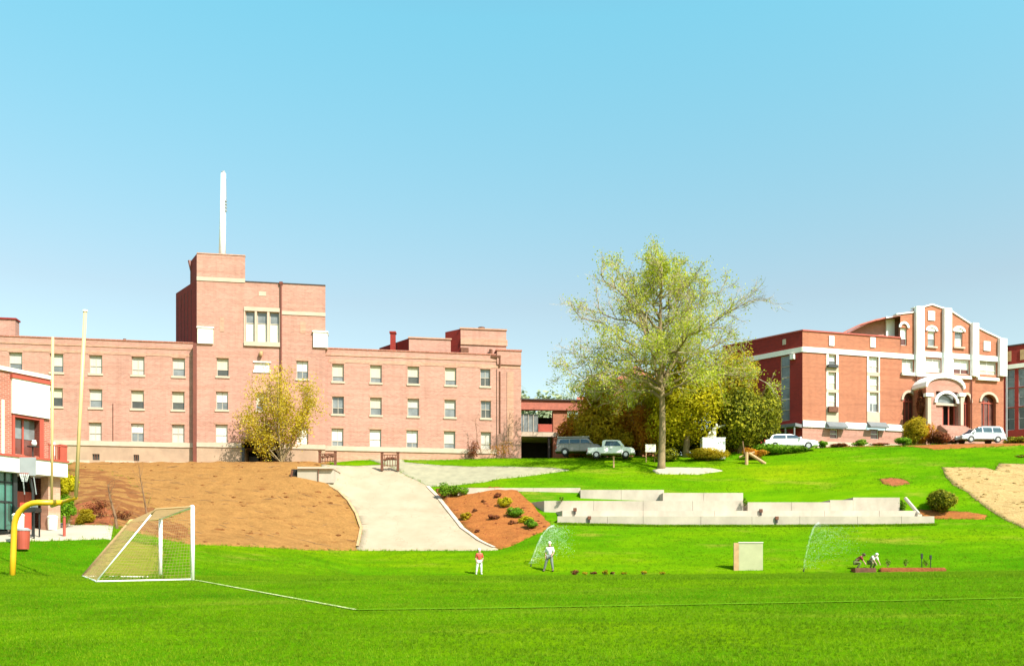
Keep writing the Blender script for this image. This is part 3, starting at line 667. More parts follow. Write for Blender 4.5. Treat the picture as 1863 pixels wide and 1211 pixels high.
spart('roof', 'roofdark', (t0, tu, -9, -.01, z1f - .3, z1f - .1))
spart('coping', 'whitestone', (t0, tu + .08, -.3, .12, z1f, z1f + .22))
spart('upper_panel', 'whitestone', (Sx.t(20), Sx.t(88), .003, .16, 10.62, 12.62))
spart('panel_trim', 'redpaint', (Sx.t(20) - .05, tu, .003, .22, 12.62, 12.82))
spart('window_frame', 'redpaint', (wh[0] - .15, wh[0], -.45, .08, 8.2, 10.62), (wh[1], wh[1] + .25, -.45, .08, 8.2, 10.62), (wh[0], wh[1], -.45, .06, 10.45, 10.6), ((wh[0] + wh[1]) / 2 - .05, (wh[0] + wh[1]) / 2 + .05, -.42, -.36, 8.35, 10.45))
spart('pane', 'glassg', (wh[0], wh[1], -.48, -.44, 9.3, 10.45)); spart('pane', 'glassr', (wh[0], wh[1], -.48, -.44, 8.35, 9.28))
spart('fascia', 'whitestone', (t0, t1 + .1, -1.2, .9, 7.2, 8.05))
spart('balcony_deck', 'redpaint', (t0, t1 + .15, -.9, .98, 8.05, 8.16))
for k in range(9):
    tt = Sx.t(72) + k * (t1 - Sx.t(72)) / 8; spart('baluster', 'redpaint', (tt, tt + .05, .85, .9, 8.16, 8.95))
spart('handrail', 'redpaint', (Sx.t(71), t1 + .08, .83, .92, 8.95, 9.02)); spart('newel_post', 'redpaint', (t1 - .35, t1 + .05, .6, .92, 8.16, 9.1))
spart('column', 'brickL2', (Sx.t(81), t1, -.35, .35, 3.6, 7.2)); spart('column', 'whitestone', (Sx.t(2), Sx.t(6), .003, .1, 8.2, 11.3))
spart('glazed_wall', 'glassgreen', (t0, Sx.t(17), .2, .25, 4.0, 7.2)); spart('glazing_bar', 'blackmetal', (Sx.t(17), Sx.t(24), .0, .4, 3.8, 7.2), (Sx.t(3), Sx.t(5), .25, .32, 4, 7.2), (t0, Sx.t(17), .25, .3, 5.5, 5.6), (t0, Sx.t(17), .25, .3, 6.6, 6.7))
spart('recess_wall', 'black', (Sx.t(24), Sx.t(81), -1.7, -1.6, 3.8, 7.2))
d0, d1 = Sx.t(42), Sx.t(78); spart('door', 'redpaint', (d0, (d0 + d1) / 2 - .01, -.9, -.82, 4.1, 6.3), ((d0 + d1) / 2 + .01, d1, -.9, -.82, 4.1, 6.3))
spart('gutter', 'whitestone', (tu + .01, tu + .3, -.4, .05, 7.9 + .3, 9.6 - .3))

# ================================================================== hall with gable and entrance porch (right)
H = Facade(1460, 100, 1640, 103.2)
HB = empty('brick_hall', H.pt(13, -6, 15.5), 'orange brick hall with white pilasters, shaped gable and arched entrance porch', 'building')
def hp(m, n, mat): return part(m, n, mat, HB)
def hbox(n, mat, x0, x1, y0, y1, d0=.003, d1=.1, f=H, xr=None):
    xm = (x0 + x1) / 2; m = MB(); f.box(m, f.t(x0), f.t(x1), d0, d1, f.z(xm, y1), f.z(xm, y0)); return hp(m, n, mat)
HZ = 28.15; a0, a1, a2 = 0.0, H.t(1639), H.t(1826)
strips = [(1503, 1525), (1577, 1600)]
hh = []
def hwin(x0, x1, y0, y1, up='blind', lo='glassg', split=.4, mull=False, fr='white', sill=False, f=H, d=.16):
    xm = (x0 + x1) / 2; h = (f.t(x0), f.t(x1), f.z(xm, y1), f.z(xm, y0)); hh.append((h, up, lo, split, mull, fr, sill, f, d))
hwin(1507, 1521, 645, 665, 'blindw', 'glassg', .45); hwin(1580, 1598, 649, 677, 'blindw', 'blind', .4, True)
hwin(1506, 1521, 714, 740, 'blindw', 'blind'); hwin(1581, 1598, 714, 749, 'blindw', 'glassg', .45, True)
hwin(1506, 1521, 677, 708, 'blindw', 'blindy'); hwin(1581, 1598, 684, 710, 'blindw', 'blindy')
hwin(1510, 1524, 780, 797, 'glassr', 'glassr', .5); hwin(1584, 1599, 780, 798, 'glassr', 'glassr', .5)
hwin(1641, 1662, 651, 678, 'blind', 'blindw', .3, True); hwin(1683, 1713, 652, 677, 'blind', 'blindw', .3, True)
hwin(1734, 1764, 654, 680, 'blindw', 'glassr', .35, True); hwin(1781, 1813, 655, 681, 'blind', 'blindy', .3, True)
hwin(1688, 1701, 602, 629, 'blindw', 'glassg', .5); hwin(1737, 1751, 603, 630, 'glassg', 'blindw', .5); hwin(1638, 1650, 596, 628, 'blindw', 'glassr', .4)
gable = [(a1, 25.0), (a2, 25.0)]
holes = [h[0] for h in hh]
arches = [(1643, 1664, 714, 768), (1785, 1812, 717, 768), (1753, 1765, 718, 768)]
ah = [(H.t(a), H.t(b), 17.8, H.z(a, c)) for a, b, c, d in arches]
m = MB(); H.wall(m, a0, a1, 18.3, HZ, holes); hp(m, 'wall', 'brickR')
m = MB(); H.wall(m, a0, a2, 14.5, 17.6, holes); hp(m, 'base_wall', 'brickRp')
m = MB(); H.wall(m, a1, a2, 17.6, 26.9, holes + ah, .5); hp(m, 'wall', 'brickR')
# gable above 26.9, clipped by its raking outline
def gz(x, y): return (H.t(x), H.z(x, y))
out = [gz(1543, 604), gz(1560, 595), gz(1581, 585), gz(1608, 577), gz(1630, 573), gz(1662, 569), gz(1662, 561), gz(1678, 560), gz(1695, 555), gz(1712, 561), gz(1727, 565), gz(1765, 590), gz(1794, 605), gz(1827, 620)]
m = MB(); ts = [o[0] for o in out]; zs = [o[1] for o in out]
gh = [h for h in holes if h[3] > 27]
T = sorted(set([a1] + [t for t in ts if t > a1] + [a2] + [v for h in gh for v in h[:2]]))
for i in range(len(T) - 1):
    a, b = T[i], T[i + 1]
    if b - a < 1e-4: continue
    za, zb = np.interp(a + 1e-4, ts, zs), np.interp(b - 1e-4, ts, zs); hc = [h for h in gh if h[0] < (a + b) / 2 < h[1]]
    seg = [(26.9, None)] if not hc else [(26.9, hc[0][2]), (hc[0][3], None)]
    for lo, hi in seg:
        if hi is not None and hi <= lo: continue
        if hi is None: m.add([H.pt(a, 0, lo), H.pt(b, 0, lo), H.pt(b, 0, zb), H.pt(a, 0, za)], [(0, 1, 2, 3)])
        else: m.add([H.pt(a, 0, lo), H.pt(b, 0, lo), H.pt(b, 0, hi), H.pt(a, 0, hi)], [(0, 1, 2, 3)])
for h in gh:
    A = [H.pt(h[0], 0, h[2]), H.pt(h[1], 0, h[2]), H.pt(h[1], 0, h[3]), H.pt(h[0], 0, h[3])]; Bq = [H.pt(h[0], -.3, h[2]), H.pt(h[1], -.3, h[2]), H.pt(h[1], -.3, h[3]), H.pt(h[0], -.3, h[3])]
    m.add(A + Bq, [(i, (i + 1) % 4, 4 + (i + 1) % 4, 4 + i) for i in range(4)])
hp(m, 'gable_wall', 'brickR')
# shoulder of gable behind the left wing (set back) and long roof
hs = H.shifted(-1.5); m = MB(); pts = [(hs.t(x), hs.z(x, y)) for x, y in ((1543, 604), (1560, 595), (1581, 585), (1608, 577), (1640, 573))]
hs.poly(m, [(pts[0][0], 27.4)] + pts + [(pts[-1][0], 27.4)][:1], -.5, 0) ; hp(m, 'gable_shoulder', 'brickRp')
m = MB(); rp = [(t, z - .15) for t, z in out]; n = len(rp)
m.add([H.pt(t, -.05, z) for t, z in rp] + [H.pt(t, -26, z) for t, z in rp], [(i, i + 1, n + i + 1, n + i) for i in range(n - 1)]); hp(m, 'gable_roof', 'redroof')
for i in range(n - 1):
    (ta, za), (tb, zb) = out[i], out[i + 1]
    if abs(tb - ta) < .05: continue
    m = MB(); dd = -1.5 if out[i][0] < a1 - 1.3 else 0
    H.poly(m, [(ta, za), (tb, zb), (tb, zb + .16), (ta, za + .16)], -.5 + dd, .12 + dd); hp(m, 'rake_coping', 'whitestone' if i > 3 else 'redroof')
for h, up, lo, sp, mu, fr, si, f, d in hh: window(f, HB, (h[0] + h[1]) / 2, h[2], h[1] - h[0], h[3] - h[2], up, lo, sp, mu, si, d, frame=fr)
# pilasters, bands
for x0, x1, y0 in ((1663, 1677, 559), (1714, 1727, 562), (1765, 1776, 589), (1815, 1827, 617)):
    hbox('pilaster', 'white', x0, x1, y0, 685, .003, .45)
m = MB(); hs.box(m, hs.t(1610), hs.t(1625), .003, .25, 27.5, hs.z(1617, 577)); hp(m, 'pilaster', 'white')
hbox('stone_band', 'white', 1460, 1639, 0, 0)if False else None
def hband(n, mat, x0, x1, z0, z1, d=.1, d0=.003): m = MB(); H.box(m, H.t(x0), H.t(x1), d0, d, z0, z1); return hp(m, n, mat)
hband('stone_band', 'white', 1460, 1663, 25.85, 26.4, .12)
for a, b in ((1677.1, 1713.9), (1727.1, 1764.9), (1776.1, 1814.9)): hband('stone_band', 'white', a, b, 26.25, 26.85, .14)
for a, b in ((1664, 1683), (1713, 1734), (1764.5, 1781)): hband('stone_panel', 'white', a, b, 24.3, 26.24, .06)
for a, b in ((1639, 1663), (1677.2, 1713.9), (1727.2, 1764.9), (1776.2, 1814.9)): hband('stone_sill', 'whitestone', a, b, 23.95, 24.3, .3)
for a, b in ((1460, 1501), (1537, 1575), (1611, 1642)): hband('stone_band', 'white', a, b, 17.6, 18.3, .14)
hband('plinth', 'stone', 1485, 1632, 14.8, 15.75 + .3, .25)
m = MB(); H.box(m, a0, a1, -.4, .1, HZ, HZ + .15); hp(m, 'coping', 'redpaint')
for a, b in strips:                                       # stone strips between the stacked windows
    hs_ = sorted([h[0] for h in hh if H.t(a) < (h[0][0] + h[0][1]) / 2 < H.t(b) and h[0][2] > 18.3], key=lambda q: q[2]); z = 18.3; ta, tb = H.t(a), H.t(b)
    for h in hs_:
        m = MB(); H.box(m, ta, tb, .003, .07, z, h[2]); hp(m, 'stone_panel', 'stone'); 
        m = MB(); H.box(m, ta, h[0], .003, .08, h[2] + .002, h[3] - .002); H.box(m, h[1], tb, .003, .08, h[2] + .002, h[3] - .002); hp(m, 'stone_jamb', 'whitestone'); z = h[3]
    if z < 25.84: m = MB(); H.box(m, ta, tb, .003, .07, z, 25.84); hp(m, 'stone_panel', 'stone')
hbox('window_box', 'blackmetal', 1504, 1522, 664, 669, .1, .35); hbox('window_box', 'rust', 1505, 1522, 740, 750, .1, .35)
for x0, x1, y0 in ((1508, 1517, 611), (1583, 1592, 614)): hbox('medallion', 'white', x0, x1, y0, y0 + 18)
hbox('medallion', 'white', 1688, 1700, 566, 583); hbox('medallion', 'white', 1789, 1801, 621, 638)
def archband(f, x0, x1, ys, yt, w, d0, d1, name, mat, seg=9, legs=None):
    ta, tb = f.t(x0), f.t(x1); xm = (x0 + x1) / 2; zs_, zt = f.z(xm, ys), f.z(xm, yt); c = (ta + tb) / 2; r = (tb - ta) / 2; h = zt - zs_
    o_ = [(c - math.cos(math.pi * k / seg) * (r + w), zs_ + math.sin(math.pi * k / seg) * (h + w)) for k in range(seg + 1)]
    i_ = [(c - math.cos(math.pi * k / seg) * r, zs_ + math.sin(math.pi * k / seg) * h) for k in range(seg + 1)]
    m = MB()
    for k in range(seg): f.poly(m, [i_[k], i_[k + 1], o_[k + 1], o_[k]], d0, d1)
    if legs is not None: f.box(m, ta - w, ta, d0, d1, legs, zs_); f.box(m, tb, tb + w, d0, d1, legs, zs_)
    return hp(m, name, mat)
for x0, x1, y0 in ((1687, 1702, 602), (1736, 1752, 603)): archband(H, x0, x1, y0, y0 - 6, .25, .003, .15, 'window_arch', 'white'); m = MB(); f_ = H; ta, tb = H.t(x0), H.t(x1); H.box(m, ta + .1, tb - .1, .003, .05, H.z(x0, y0), H.z(x0, y0 - 6)); hp(m, 'window_head', 'white'); hbox('window_sill', 'stone', x0 - 2, x1 + 2, y0 + 28, y0 + 31, .003, .2)
archband(H, 1638, 1650, 596, 589, .25, .003, .15, 'window_arch', 'white')
# arched ground floor openings
for (x0, x1, y0, y1), h in zip(arches, ah):
    archband(H, x0, x1, y0 + 14, y0, .28, .003, .12, 'door_arch', 'stone')
    m = MB(); tc = (h[0] + h[1]) / 2; r = (h[1] - h[0]) / 2; zsp = H.z(x0, y0 + 14); seg = 6     # spandrels close the square hole
    for s in (-1, 1):
        for k in range(seg):
            q0, q1 = math.pi / 2 * k / seg, math.pi / 2 * (k + 1) / seg; hh_ = h[3] - zsp
            H.poly(m, [(tc + s * r * math.cos(q0), zsp + hh_ * math.sin(q0)), (tc + s * r, zsp + hh_ * math.sin(q0)), (tc + s * r, zsp + hh_ * math.sin(q1)), (tc + s * r * math.cos(q1), zsp + hh_ * math.sin(q1))][::s], -.3, 0)
    hp(m, 'arch_spandrel', 'brickR')
    m = MB(); H.box(m, h[0], h[1], -.5, -.45, h[2], h[3]); o = hp(m, 'arched_window', 'glassr')
    for k in range(4):
        tt = h[0] + (h[1] - h[0]) * k / 3; m = MB(); H.box(m, tt - .04, tt + .04, -.44, -.36, h[2], zsp + .3); hp(m, 'glazing_bar', 'redpaint')
    m = MB(); H.box(m, h[0], h[1], -.435, -.35, zsp - .1, zsp + .06); hp(m, 'transom', 'redpaint')
# grey awnings over basement doors
for x0, x1 in ((1501, 1536), (1576, 1610)):
    m = MB(); z0_ = H.z((x0 + x1) / 2, 777); z1_ = H.z((x0 + x1) / 2, 768); t_0, t_1 = H.t(x0), H.t(x1)
    m.add([H.pt(t_0, .15, z1_), H.pt(t_1, .15, z1_), H.pt(t_1, .8, z0_), H.pt(t_0, .8, z0_), H.pt(t_0, .15, z0_ - .1), H.pt(t_1, .15, z0_ - .1), H.pt(t_1, .8, z0_ - .15), H.pt(t_0, .8, z0_ - .15)], [(3, 2, 1, 0), (7, 6, 2, 3), (0, 4, 7, 3), (1, 2, 6, 5), (4, 5, 6, 7)])
    hp(m, 'awning', 'greyawning')
# left flank wall
f0 = H.pt(0); e1 = P(1380, 600, 103.5); e2 = P(1315, 600, 107.2)
FL = Facade(1315, 107.2, 1460, 100); tot = FL.t(1460)
sv = (FL.t(1420), FL.t(1437), 18.5, 25.8)
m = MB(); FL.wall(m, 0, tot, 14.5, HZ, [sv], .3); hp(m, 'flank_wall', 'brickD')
m = MB(); FL.box(m, 0, tot, .003, .12, 25.85, 26.4); hp(m, 'stone_band', 'whitestone')
m = MB(); FL.box(m, 0, tot, -.4, .08, HZ, HZ + .15); hp(m, 'coping', 'redpaint')
for k in range(3): window(FL, HB, (sv[0] + sv[1]) / 2, 18.5 + k * 2.43, sv[1] - sv[0], 2.4, 'glassg', 'glassg', .5, False, False, .1, frame='stone')
m = MB(); FL.box(m, FL.t(1440), FL.t(1447), .003, .4, FL.z(1443, 654), FL.z(1443, 645)); hp(m, 'wall_lamp', 'whitestone')
m = MB(); FL.box(m, FL.t(1424), FL.t(1430), .003, .06, FL.z(1427, 627), FL.z(1427, 617)); hp(m, 'medallion', 'stone')
m = MB(); FL.box(m, FL.t(1424), tot, .1, 1.6, 17.5, 17.85); hp(m, 'porch_roof', 'greyawning')
for x in (1425, 1440, 1456): m = MB(); FL.box(m, FL.t(x), FL.t(x) + .12, 1.4, 1.52, 15, 17.5); hp(m, 'porch_post', 'greymetal')
m = MB(); m.add([(p.x, p.y, HZ - .3) for p in (H.pt(0), H.pt(a1), H.pt(a1, -22), FL.pt(0))], [(0, 1, 2, 3)]); hp(m, 'roof', 'roofdark')
# entrance porch
PF = H.shifted(2.2); pz = PF.z(1716, 774)
def pbox(n, mat, x0, x1, y0, y1, d0, d1): m = MB(); PF.box(m, PF.t(x0), PF.t(x1), d0, d1, PF.z((x0 + x1) / 2, y1), PF.z((x0 + x1) / 2, y0)); return hp(m, n, mat)
porch_t0, porch_t1 = PF.t(1685), PF.t(1752)
dh = (PF.t(1703), PF.t(1743), pz, PF.z(1722, 712))
m = MB(); PF.wall(m, porch_t0, porch_t1, 15.2, PF.z(1716, 706), [dh], .6); hp(m, 'porch_wall', 'brickRp')
tc = (porch_t0 + porch_t1) / 2; pr = (porch_t1 - porch_t0) / 2; zb_ = PF.z(1716, 706); seg = 10
arc = [(tc - pr * math.cos(math.pi * k / seg), zb_ + math.sin(math.pi * k / seg) * 1.15) for k in range(seg + 1)]
m = MB(); PF.poly(m, arc, -2.18, 0); hp(m, 'porch_gable', 'brickRp')
m = MB()
for k in range(seg): (ta, za), (tb, zb) = arc[k], arc[k + 1]; PF.poly(m, [(tc + (ta - tc) * 1.0, za), (tb, zb), (tc + (tb - tc) * 1.08, zb_ + (zb - zb_) * 1.35 + .12), (tc + (ta - tc) * 1.08, zb_ + (za - zb_) * 1.35 + .12)], -2.19, .22)
hp(m, 'porch_coping', 'white')
for q_ in (porch_t0, porch_t1): m = MB(); sidewall(m, PF.pt(q_), PF.pt(q_, -2.18), 15.2, zb_); hp(m, 'porch_side_wall', 'brickR')
archband(PF, 1703, 1739, 733, 716, .3, .003, .2, 'portal_arch', 'white')
m = MB(); PF.box(m, PF.t(1704), PF.t(1738), -.35, -.3, PF.z(1720, 734), PF.z(1720, 716)); hp(m, 'fanlight', 'glassg')
m = MB(); PF.box(m, PF.t(1704), PF.t(1743), -.3, -.1, PF.z(1720, 737), PF.z(1720, 733)); hp(m, 'transom', 'stone')
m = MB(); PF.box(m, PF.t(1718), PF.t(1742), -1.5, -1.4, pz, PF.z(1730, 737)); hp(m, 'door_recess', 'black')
m = MB(); PF.box(m, PF.t(1704), PF.t(1718), -.4, -.3, pz, PF.z(1711, 737)); hp(m, 'door_panel', 'brickRp')
for x in (1719, 1729.5, 1740): m = MB(); PF.box(m, PF.t(x), PF.t(x) + .12, -.5, -.4, pz, PF.z(1730, 737)); hp(m, 'door_frame', 'redpaint')
pbox('porch_column', 'stone', 1684, 1690, 722, 774, .003, .35); pbox('porch_capital', 'white', 1680, 1694, 716, 722, .0, .45)
pbox('porch_column', 'stone', 1744, 1749, 722, 774, .003, .35); pbox('porch_capital', 'white', 1741, 1752, 716, 722, .0, .45)
m = MB()
for k in range(5): pass
for k in range(6):
    m = MB(); PF.box(m, PF.t(1706) - k * .1, PF.t(1752) + k * .02, -.4 if k == 0 else .2 + k * .32, .52 + k * .32, 15.0, pz - .02 - k * .17); hp(m, 'step', 'brickRp')
m = MB(); q = H.pt(H.t(1766), .15); m.tube([(q.x, q.y, 24), (q.x, q.y, 16)], .07, 6); hp(m, 'downpipe', 'pipe')
m = MB(); q = H.pt(H.t(1666), .15); m.tube([(q.x, q.y, 24), (q.x, q.y, 16)], .07, 6); hp(m, 'downpipe', 'pipe')
m = MB(); q = H.pt(H.t(1830), .1); m.tube([(q.x, q.y, 28), (q.x, q.y, 16)], .1, 6); hp(m, 'downpipe', 'greymetal')
# shaded right wing
RW = Facade(1823, 107.4, 1863, 106.0); rt = 12.0
rwh = [(a, b, c, d) for a, b in ((RW.t(1829), RW.t(1846)), (RW.t(1853), RW.t(1870))) for c, d in ((18.3, 20.9), (21.0, 23.2), (23.3, 25.4))]
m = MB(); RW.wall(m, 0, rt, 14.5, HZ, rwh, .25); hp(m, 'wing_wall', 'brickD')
m = MB(); RW.box(m, 0, rt, .003, .12, 25.5, 26.0); hp(m, 'stone_band', 'whitestone')
m = MB(); RW.box(m, 0, rt, -.4, .08, HZ, HZ + .15); hp(m, 'coping', 'roofdark')
for i, h in enumerate(rwh): window(RW, HB, (h[0] + h[1]) / 2, h[2], h[1] - h[0], h[3] - h[2], 'glassg' if i % 3 else 'glassd', 'glassg' if i % 3 else 'glassd', .5, False, False, .1, frame='greymetal')
for x in (1831, 1856): m = MB(); RW.box(m, RW.t(x), RW.t(x + 9), .003, .06, 26.4, 27.6); hp(m, 'medallion', 'timber')
m = MB(); m.add([(p.x, p.y, HZ - .2) for p in (RW.pt(0), RW.pt(rt), RW.pt(rt, -15), RW.pt(0, -15))], [(0, 1, 2, 3)]); sidewall(m, RW.pt(rt), RW.pt(rt, -15), 14.5, HZ); hp(m, 'wing_roof', 'roofdark')

# ================================================================== covered link with open undercroft
K = Facade(900, 103, 1060, 104)
KB = empty('covered_walkway', K.pt(K.t(990), 0, 13.8), 'red roofed covered walkway raised on brick piers beside the salmon building', 'walkway')
def kb(n, mat, x0, x1, y0, y1, d0, d1): m = MB(); K.box(m, K.t(x0), K.t(x1), d0, d1, K.z(980, y1), K.z(980, y0)); return part(m, n, mat, KB)
kb('fascia', 'redroof', 905, 1120, 729, 746, -.3, .4); kb('roof', 'roofdark', 905, 1120, 727, 729, -5, .6)
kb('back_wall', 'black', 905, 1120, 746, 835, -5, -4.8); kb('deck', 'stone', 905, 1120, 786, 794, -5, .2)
kb('pier', 'brickR', 1006, 1032, 746, 840, -1, .1); kb('pier', 'brickR', 1070, 1085, 746, 840, -1, .1); kb('pier', 'roofdark', 997, 1001, 794, 835, -.4, 0)
kb('glazed_screen', 'glassg', 945, 979, 753, 785, -.2, -.1); kb('parapet_panel', 'redpaint', 979, 1005, 771, 785, -.2, 0)
for x in (952, 961, 970): kb('glazing_bar', 'frame', x, x + 1, 753, 785, -.1, -.02)

# brick house half hidden behind the trees
HY_ = 112
HS = empty('brick_house', P(1150, 800, HY_), 'brown brick house with red tiled roof half hidden behind the trees', 'house')
def hsb(n, mat, x0, x1, y0, y1, Y0, Y1): m = MB(); a = P(x0, y1, Y0); b = P(x1, y0, Y0); m.box(a.x, b.x, Y0, Y1, a.z, b.z); return part(m, n, mat, HS)
hsb('wall', 'brickR', 1060, 1200, 748, 835, HY_, HY_ + 9); hsb('bay_wall', 'brickS', 1100, 1200, 690, 748, HY_ + 2, HY_ + 9)
m = MB(); a = P(1052, 750, HY_ - .6); b = P(1208, 735, HY_ - .6); c = P(1208, 722, HY_ + 2); m.add([(a.x, HY_ - .6, a.z), (b.x, HY_ - .6, a.z), (b.x, HY_ + 2, c.z), (a.x, HY_ + 2, c.z), (a.x, HY_ - .6, a.z - .3), (b.x, HY_ - .6, a.z - .3)], [(0, 1, 2, 3), (4, 5, 1, 0)]); part(m, 'roof', 'redroof', HS)
m = MB(); a = P(1118, 690, HY_ + 1.5); b = P(1196, 690, HY_ + 1.5); t = P(1157, 664, HY_ + 5); m.add([a, b, b + Vector((0, 8, 0)), a + Vector((0, 8, 0)), t, t + Vector((0, 1, 0))], [(0, 1, 4), (1, 2, 5, 4), (2, 3, 5), (3, 0, 4, 5)]); part(m, 'upper_roof', 'redroof', HS)
hsb('chimney', 'brickL', 1158, 1166, 668, 705, HY_ + 1, HY_ + 2); hsb('window', 'glassd', 1110, 1122, 765, 785, HY_ - .05, HY_ + .1); hsb('window', 'glassd', 1140, 1152, 765, 785, HY_ - .05, HY_ + .1)

# ================================================================== concrete terraces
TR = empty('concrete_terrace', onground(1350, 73), 'long pale concrete terrace steps built into the grassy bank', 'terrace')
def tier(x0, x1, Y, y0, y1, mat='terr', depth=2.2, joint=None, skewl=0, skewr=0, nm='tier'):
    segs = [x0] + [j for j in (joint or []) if x0 < j < x1] + [x1]
    for a, b in zip(segs[:-1], segs[1:]):
        A = P(a, y1, Y); Bp = P(b, y0, Y); gap = .006; sl_ = skewl if a == x0 else 0; sr = skewr if b == x1 else 0
        m = MB(); q = [(A.x + (gap if a != x0 else 0), Y), (Bp.x - (gap if b != x1 else 0), Y), (Bp.x + sr, Y + depth), (A.x + sl_, Y + depth)]
        m.prism(q, A.z - .6, Bp.z); part(m, nm, mat, TR, bevel=.012)
J1 = [1105, 1170, 1275, 1368, 1455, 1560, 1640]
tier(1014, 1700, 72.0, 938.5, 955, 'terr2', 2.4, J1, .5, 0)
tier(1023, 1672, 73.4, 928.5, 940, 'terr', 2.2, [1170, 1300, 1385, 1500, 1600], -.6)
tier(990, 1352, 75.0, 910.5, 930, 'terr2', 2.4, [1080, 1170, 1260], -1.4); tier(1360, 1510, 75.0, 913, 930, 'terr2', 2.2, [1440]); tier(1510, 1552, 75.05, 909, 930, 'terr2', 2.2); tier(1552, 1637, 75.1, 904.5, 930, 'terr2', 2.4)
tier(1206, 1352, 76.6, 896, 912, 'terr', 2.4, [1280])
tier(1056, 1208, 78.3, 890.5, 903, 'terr2', 1.6, [1130]); tier(832, 1056, 79.6, 887, 896, 'terr', 1.2, [900, 970])
m = MB()                                                  # sloping cheek at right end beside stair
a = P(1652, 905, 74.5); b = P(1672, 935, 73.2); m.prism([(a.x, 76.5), (a.x + .35, 76.5), (b.x + .2, 73.1), (b.x - .15, 73.1)], b.z - .8, b.z); m.tube([a + Vector((0, .5, 0)), b], .14, 6); part(m, 'stair_cheek', 'terr', TR)
for x, y, Y in ((1046, 928, 73.35), (1072, 943, 71.95), (1384, 930, 73.35), (1413, 943.5, 71.95)):
    q = P(x, y, Y); o = empty('ground_lamp', q, {1046: 'small dark lamp on the upper terrace step near its left end', 1072: 'small dark lamp on the lowest terrace riser at left', 1384: 'small dark lamp on upper terrace step, mid way along', 1413: 'small dark lamp on the lowest terrace riser, mid way along'}[x], 'lamp', 'small dark lamps on the terrace risers')
    m = MB(); m.box(q.x - .14, q.x + .14, Y - .12, Y, q.z - .08, q.z + .2); part(m, 'lamp_housing', 'rust', o, bevel=.02); m = MB(); m.box(q.x - .07, q.x + .06, Y - .1, Y, q.z - .32, q.z - .08); part(m, 'bracket', 'blackmetal', o)
# concrete headwall beside drive, dark culvert
q = P(561, 888, 80.5)
WB = empty('retaining_wall', q, 'pale concrete retaining wall with dark opening at the head of the driveway', 'wall')
def qb(n, mat, x0, x1, y0, y1, Y0, Y1, pr=WB, **k): m = MB(); a = P(x0, y1, Y0); b = P(x1, y0, Y0); m.box(a.x, b.x, Y0, Y1, a.z, b.z); return part(m, n, mat, pr, **k)
qb('wall', 'concrete', 541, 578, 852, 889, 80.5, 84); qb('wall', 'terr', 578, 606, 849, 878, 80.6, 84); qb('coping', 'stone', 541, 606, 848.5, 852, 80.3, 84)
qb('culvert', 'black', 530, 541, 853, 886, 80.7, 84); m = MB(); m.tube([P(532, 855, 80.6), P(529, 870, 80.6), P(534, 887, 80.6)], .1, 6); part(m, 'culvert_rim', 'rust', WB)
m = MB(); m.tube([P(579, 849, 80.4), P(579, 888, 80.4)], .04, 5); part(m, 'drain_pipe', 'rust', WB)
# kerbs
def kerb(name, pts, w, h, mat, label):
    hs_ = [hit(*p) for p in pts]; out = []
    for a, b in zip(hs_[:-1], hs_[1:]):
        n = max(1, int((b - a).length / .5)); out += [a.lerp(b, k / n) for k in range(n)]
    out.append(hs_[-1]); m = MB(); n = len(out)
    for i, p in enumerate(out):
        d = (out[min(i + 1, n - 1)] - out[max(i - 1, 0)]); d.z = 0; d.normalize(); nr = Vector((-d.y, d.x, 0)) * w / 2; z = zg(p.x, p.y) + .08
        for s, zz in ((-1, z - .1), (-1, z + h), (1, z + h), (1, z - .1)): m.v.append(tuple((p.x + nr.x * s, p.y + nr.y * s, zz)))
    for i in range(n - 1):
        for j in range(3): m.f.append((4 * i + j, 4 * i + j + 1, 4 * i + 4 + j + 1, 4 * i + 4 + j))
    o = m.build(name, mat); tag(o, label, 'kerb'); return o
kerb('kerb', [(600, 888), (616, 897), (634, 915), (648, 938), (657, 965), (650, 998)], .2, .16, 'timber', 'brown stained kerb along the left edge of the driveway')
kerb('kerb', [(778, 887), (797, 906), (816, 931), (841, 963), (871, 985), (900, 999)], .34, .10, 'kerb', 'pinkish stone kerb along the right edge of the driveway')

# ================================================================== gates
def gate(x0, x1, Y, y0, y1, label):
    a = P(x0, y1, Y); b = P(x1, y0, Y); o = empty('iron_gate', Vector(((a.x + b.x) / 2, Y, a.z)), label, 'gate', 'rusty iron gates at the top of the driveway')
    for x in (a.x, b.x): m = MB(); m.box(x - .12, x + .12, Y - .12, Y + .12, a.z - .3, b.z); m.box(x - .17, x + .17, Y - .17, Y + .17, b.z, b.z + .08); part(m, 'post', 'rust', o)
    for k in range(5): xx = a.x + (b.x - a.x) * (k + 1) / 6; m = MB(); m.box(xx - .03, xx + .03, Y - .03, Y + .03, a.z + .1, b.z - .25); part(m, 'bar', 'rust', o)
    for z in (a.z + .15, (a.z + b.z) / 2, b.z - .25): m = MB(); m.box(a.x, b.x, Y - .04, Y + .04, z, z + .07); part(m, 'rail', 'rust', o)
    for k in range(5): m = MB(); m.ball(((a.x * (4 - k) + b.x * k) / 4 * .6 + (a.x + b.x) / 2 * .4, Y, (a.z + b.z) / 2 + rnd.uniform(-.1, .3)), .16, 6, 4); part(m, 'scroll', 'rust', o)
gate(582, 610, 88.2, 821, 842, 'low rusty iron gate left of the drive head'); gate(695, 724, 86.5, 823, 850, 'low rusty iron gate right of the drive head')

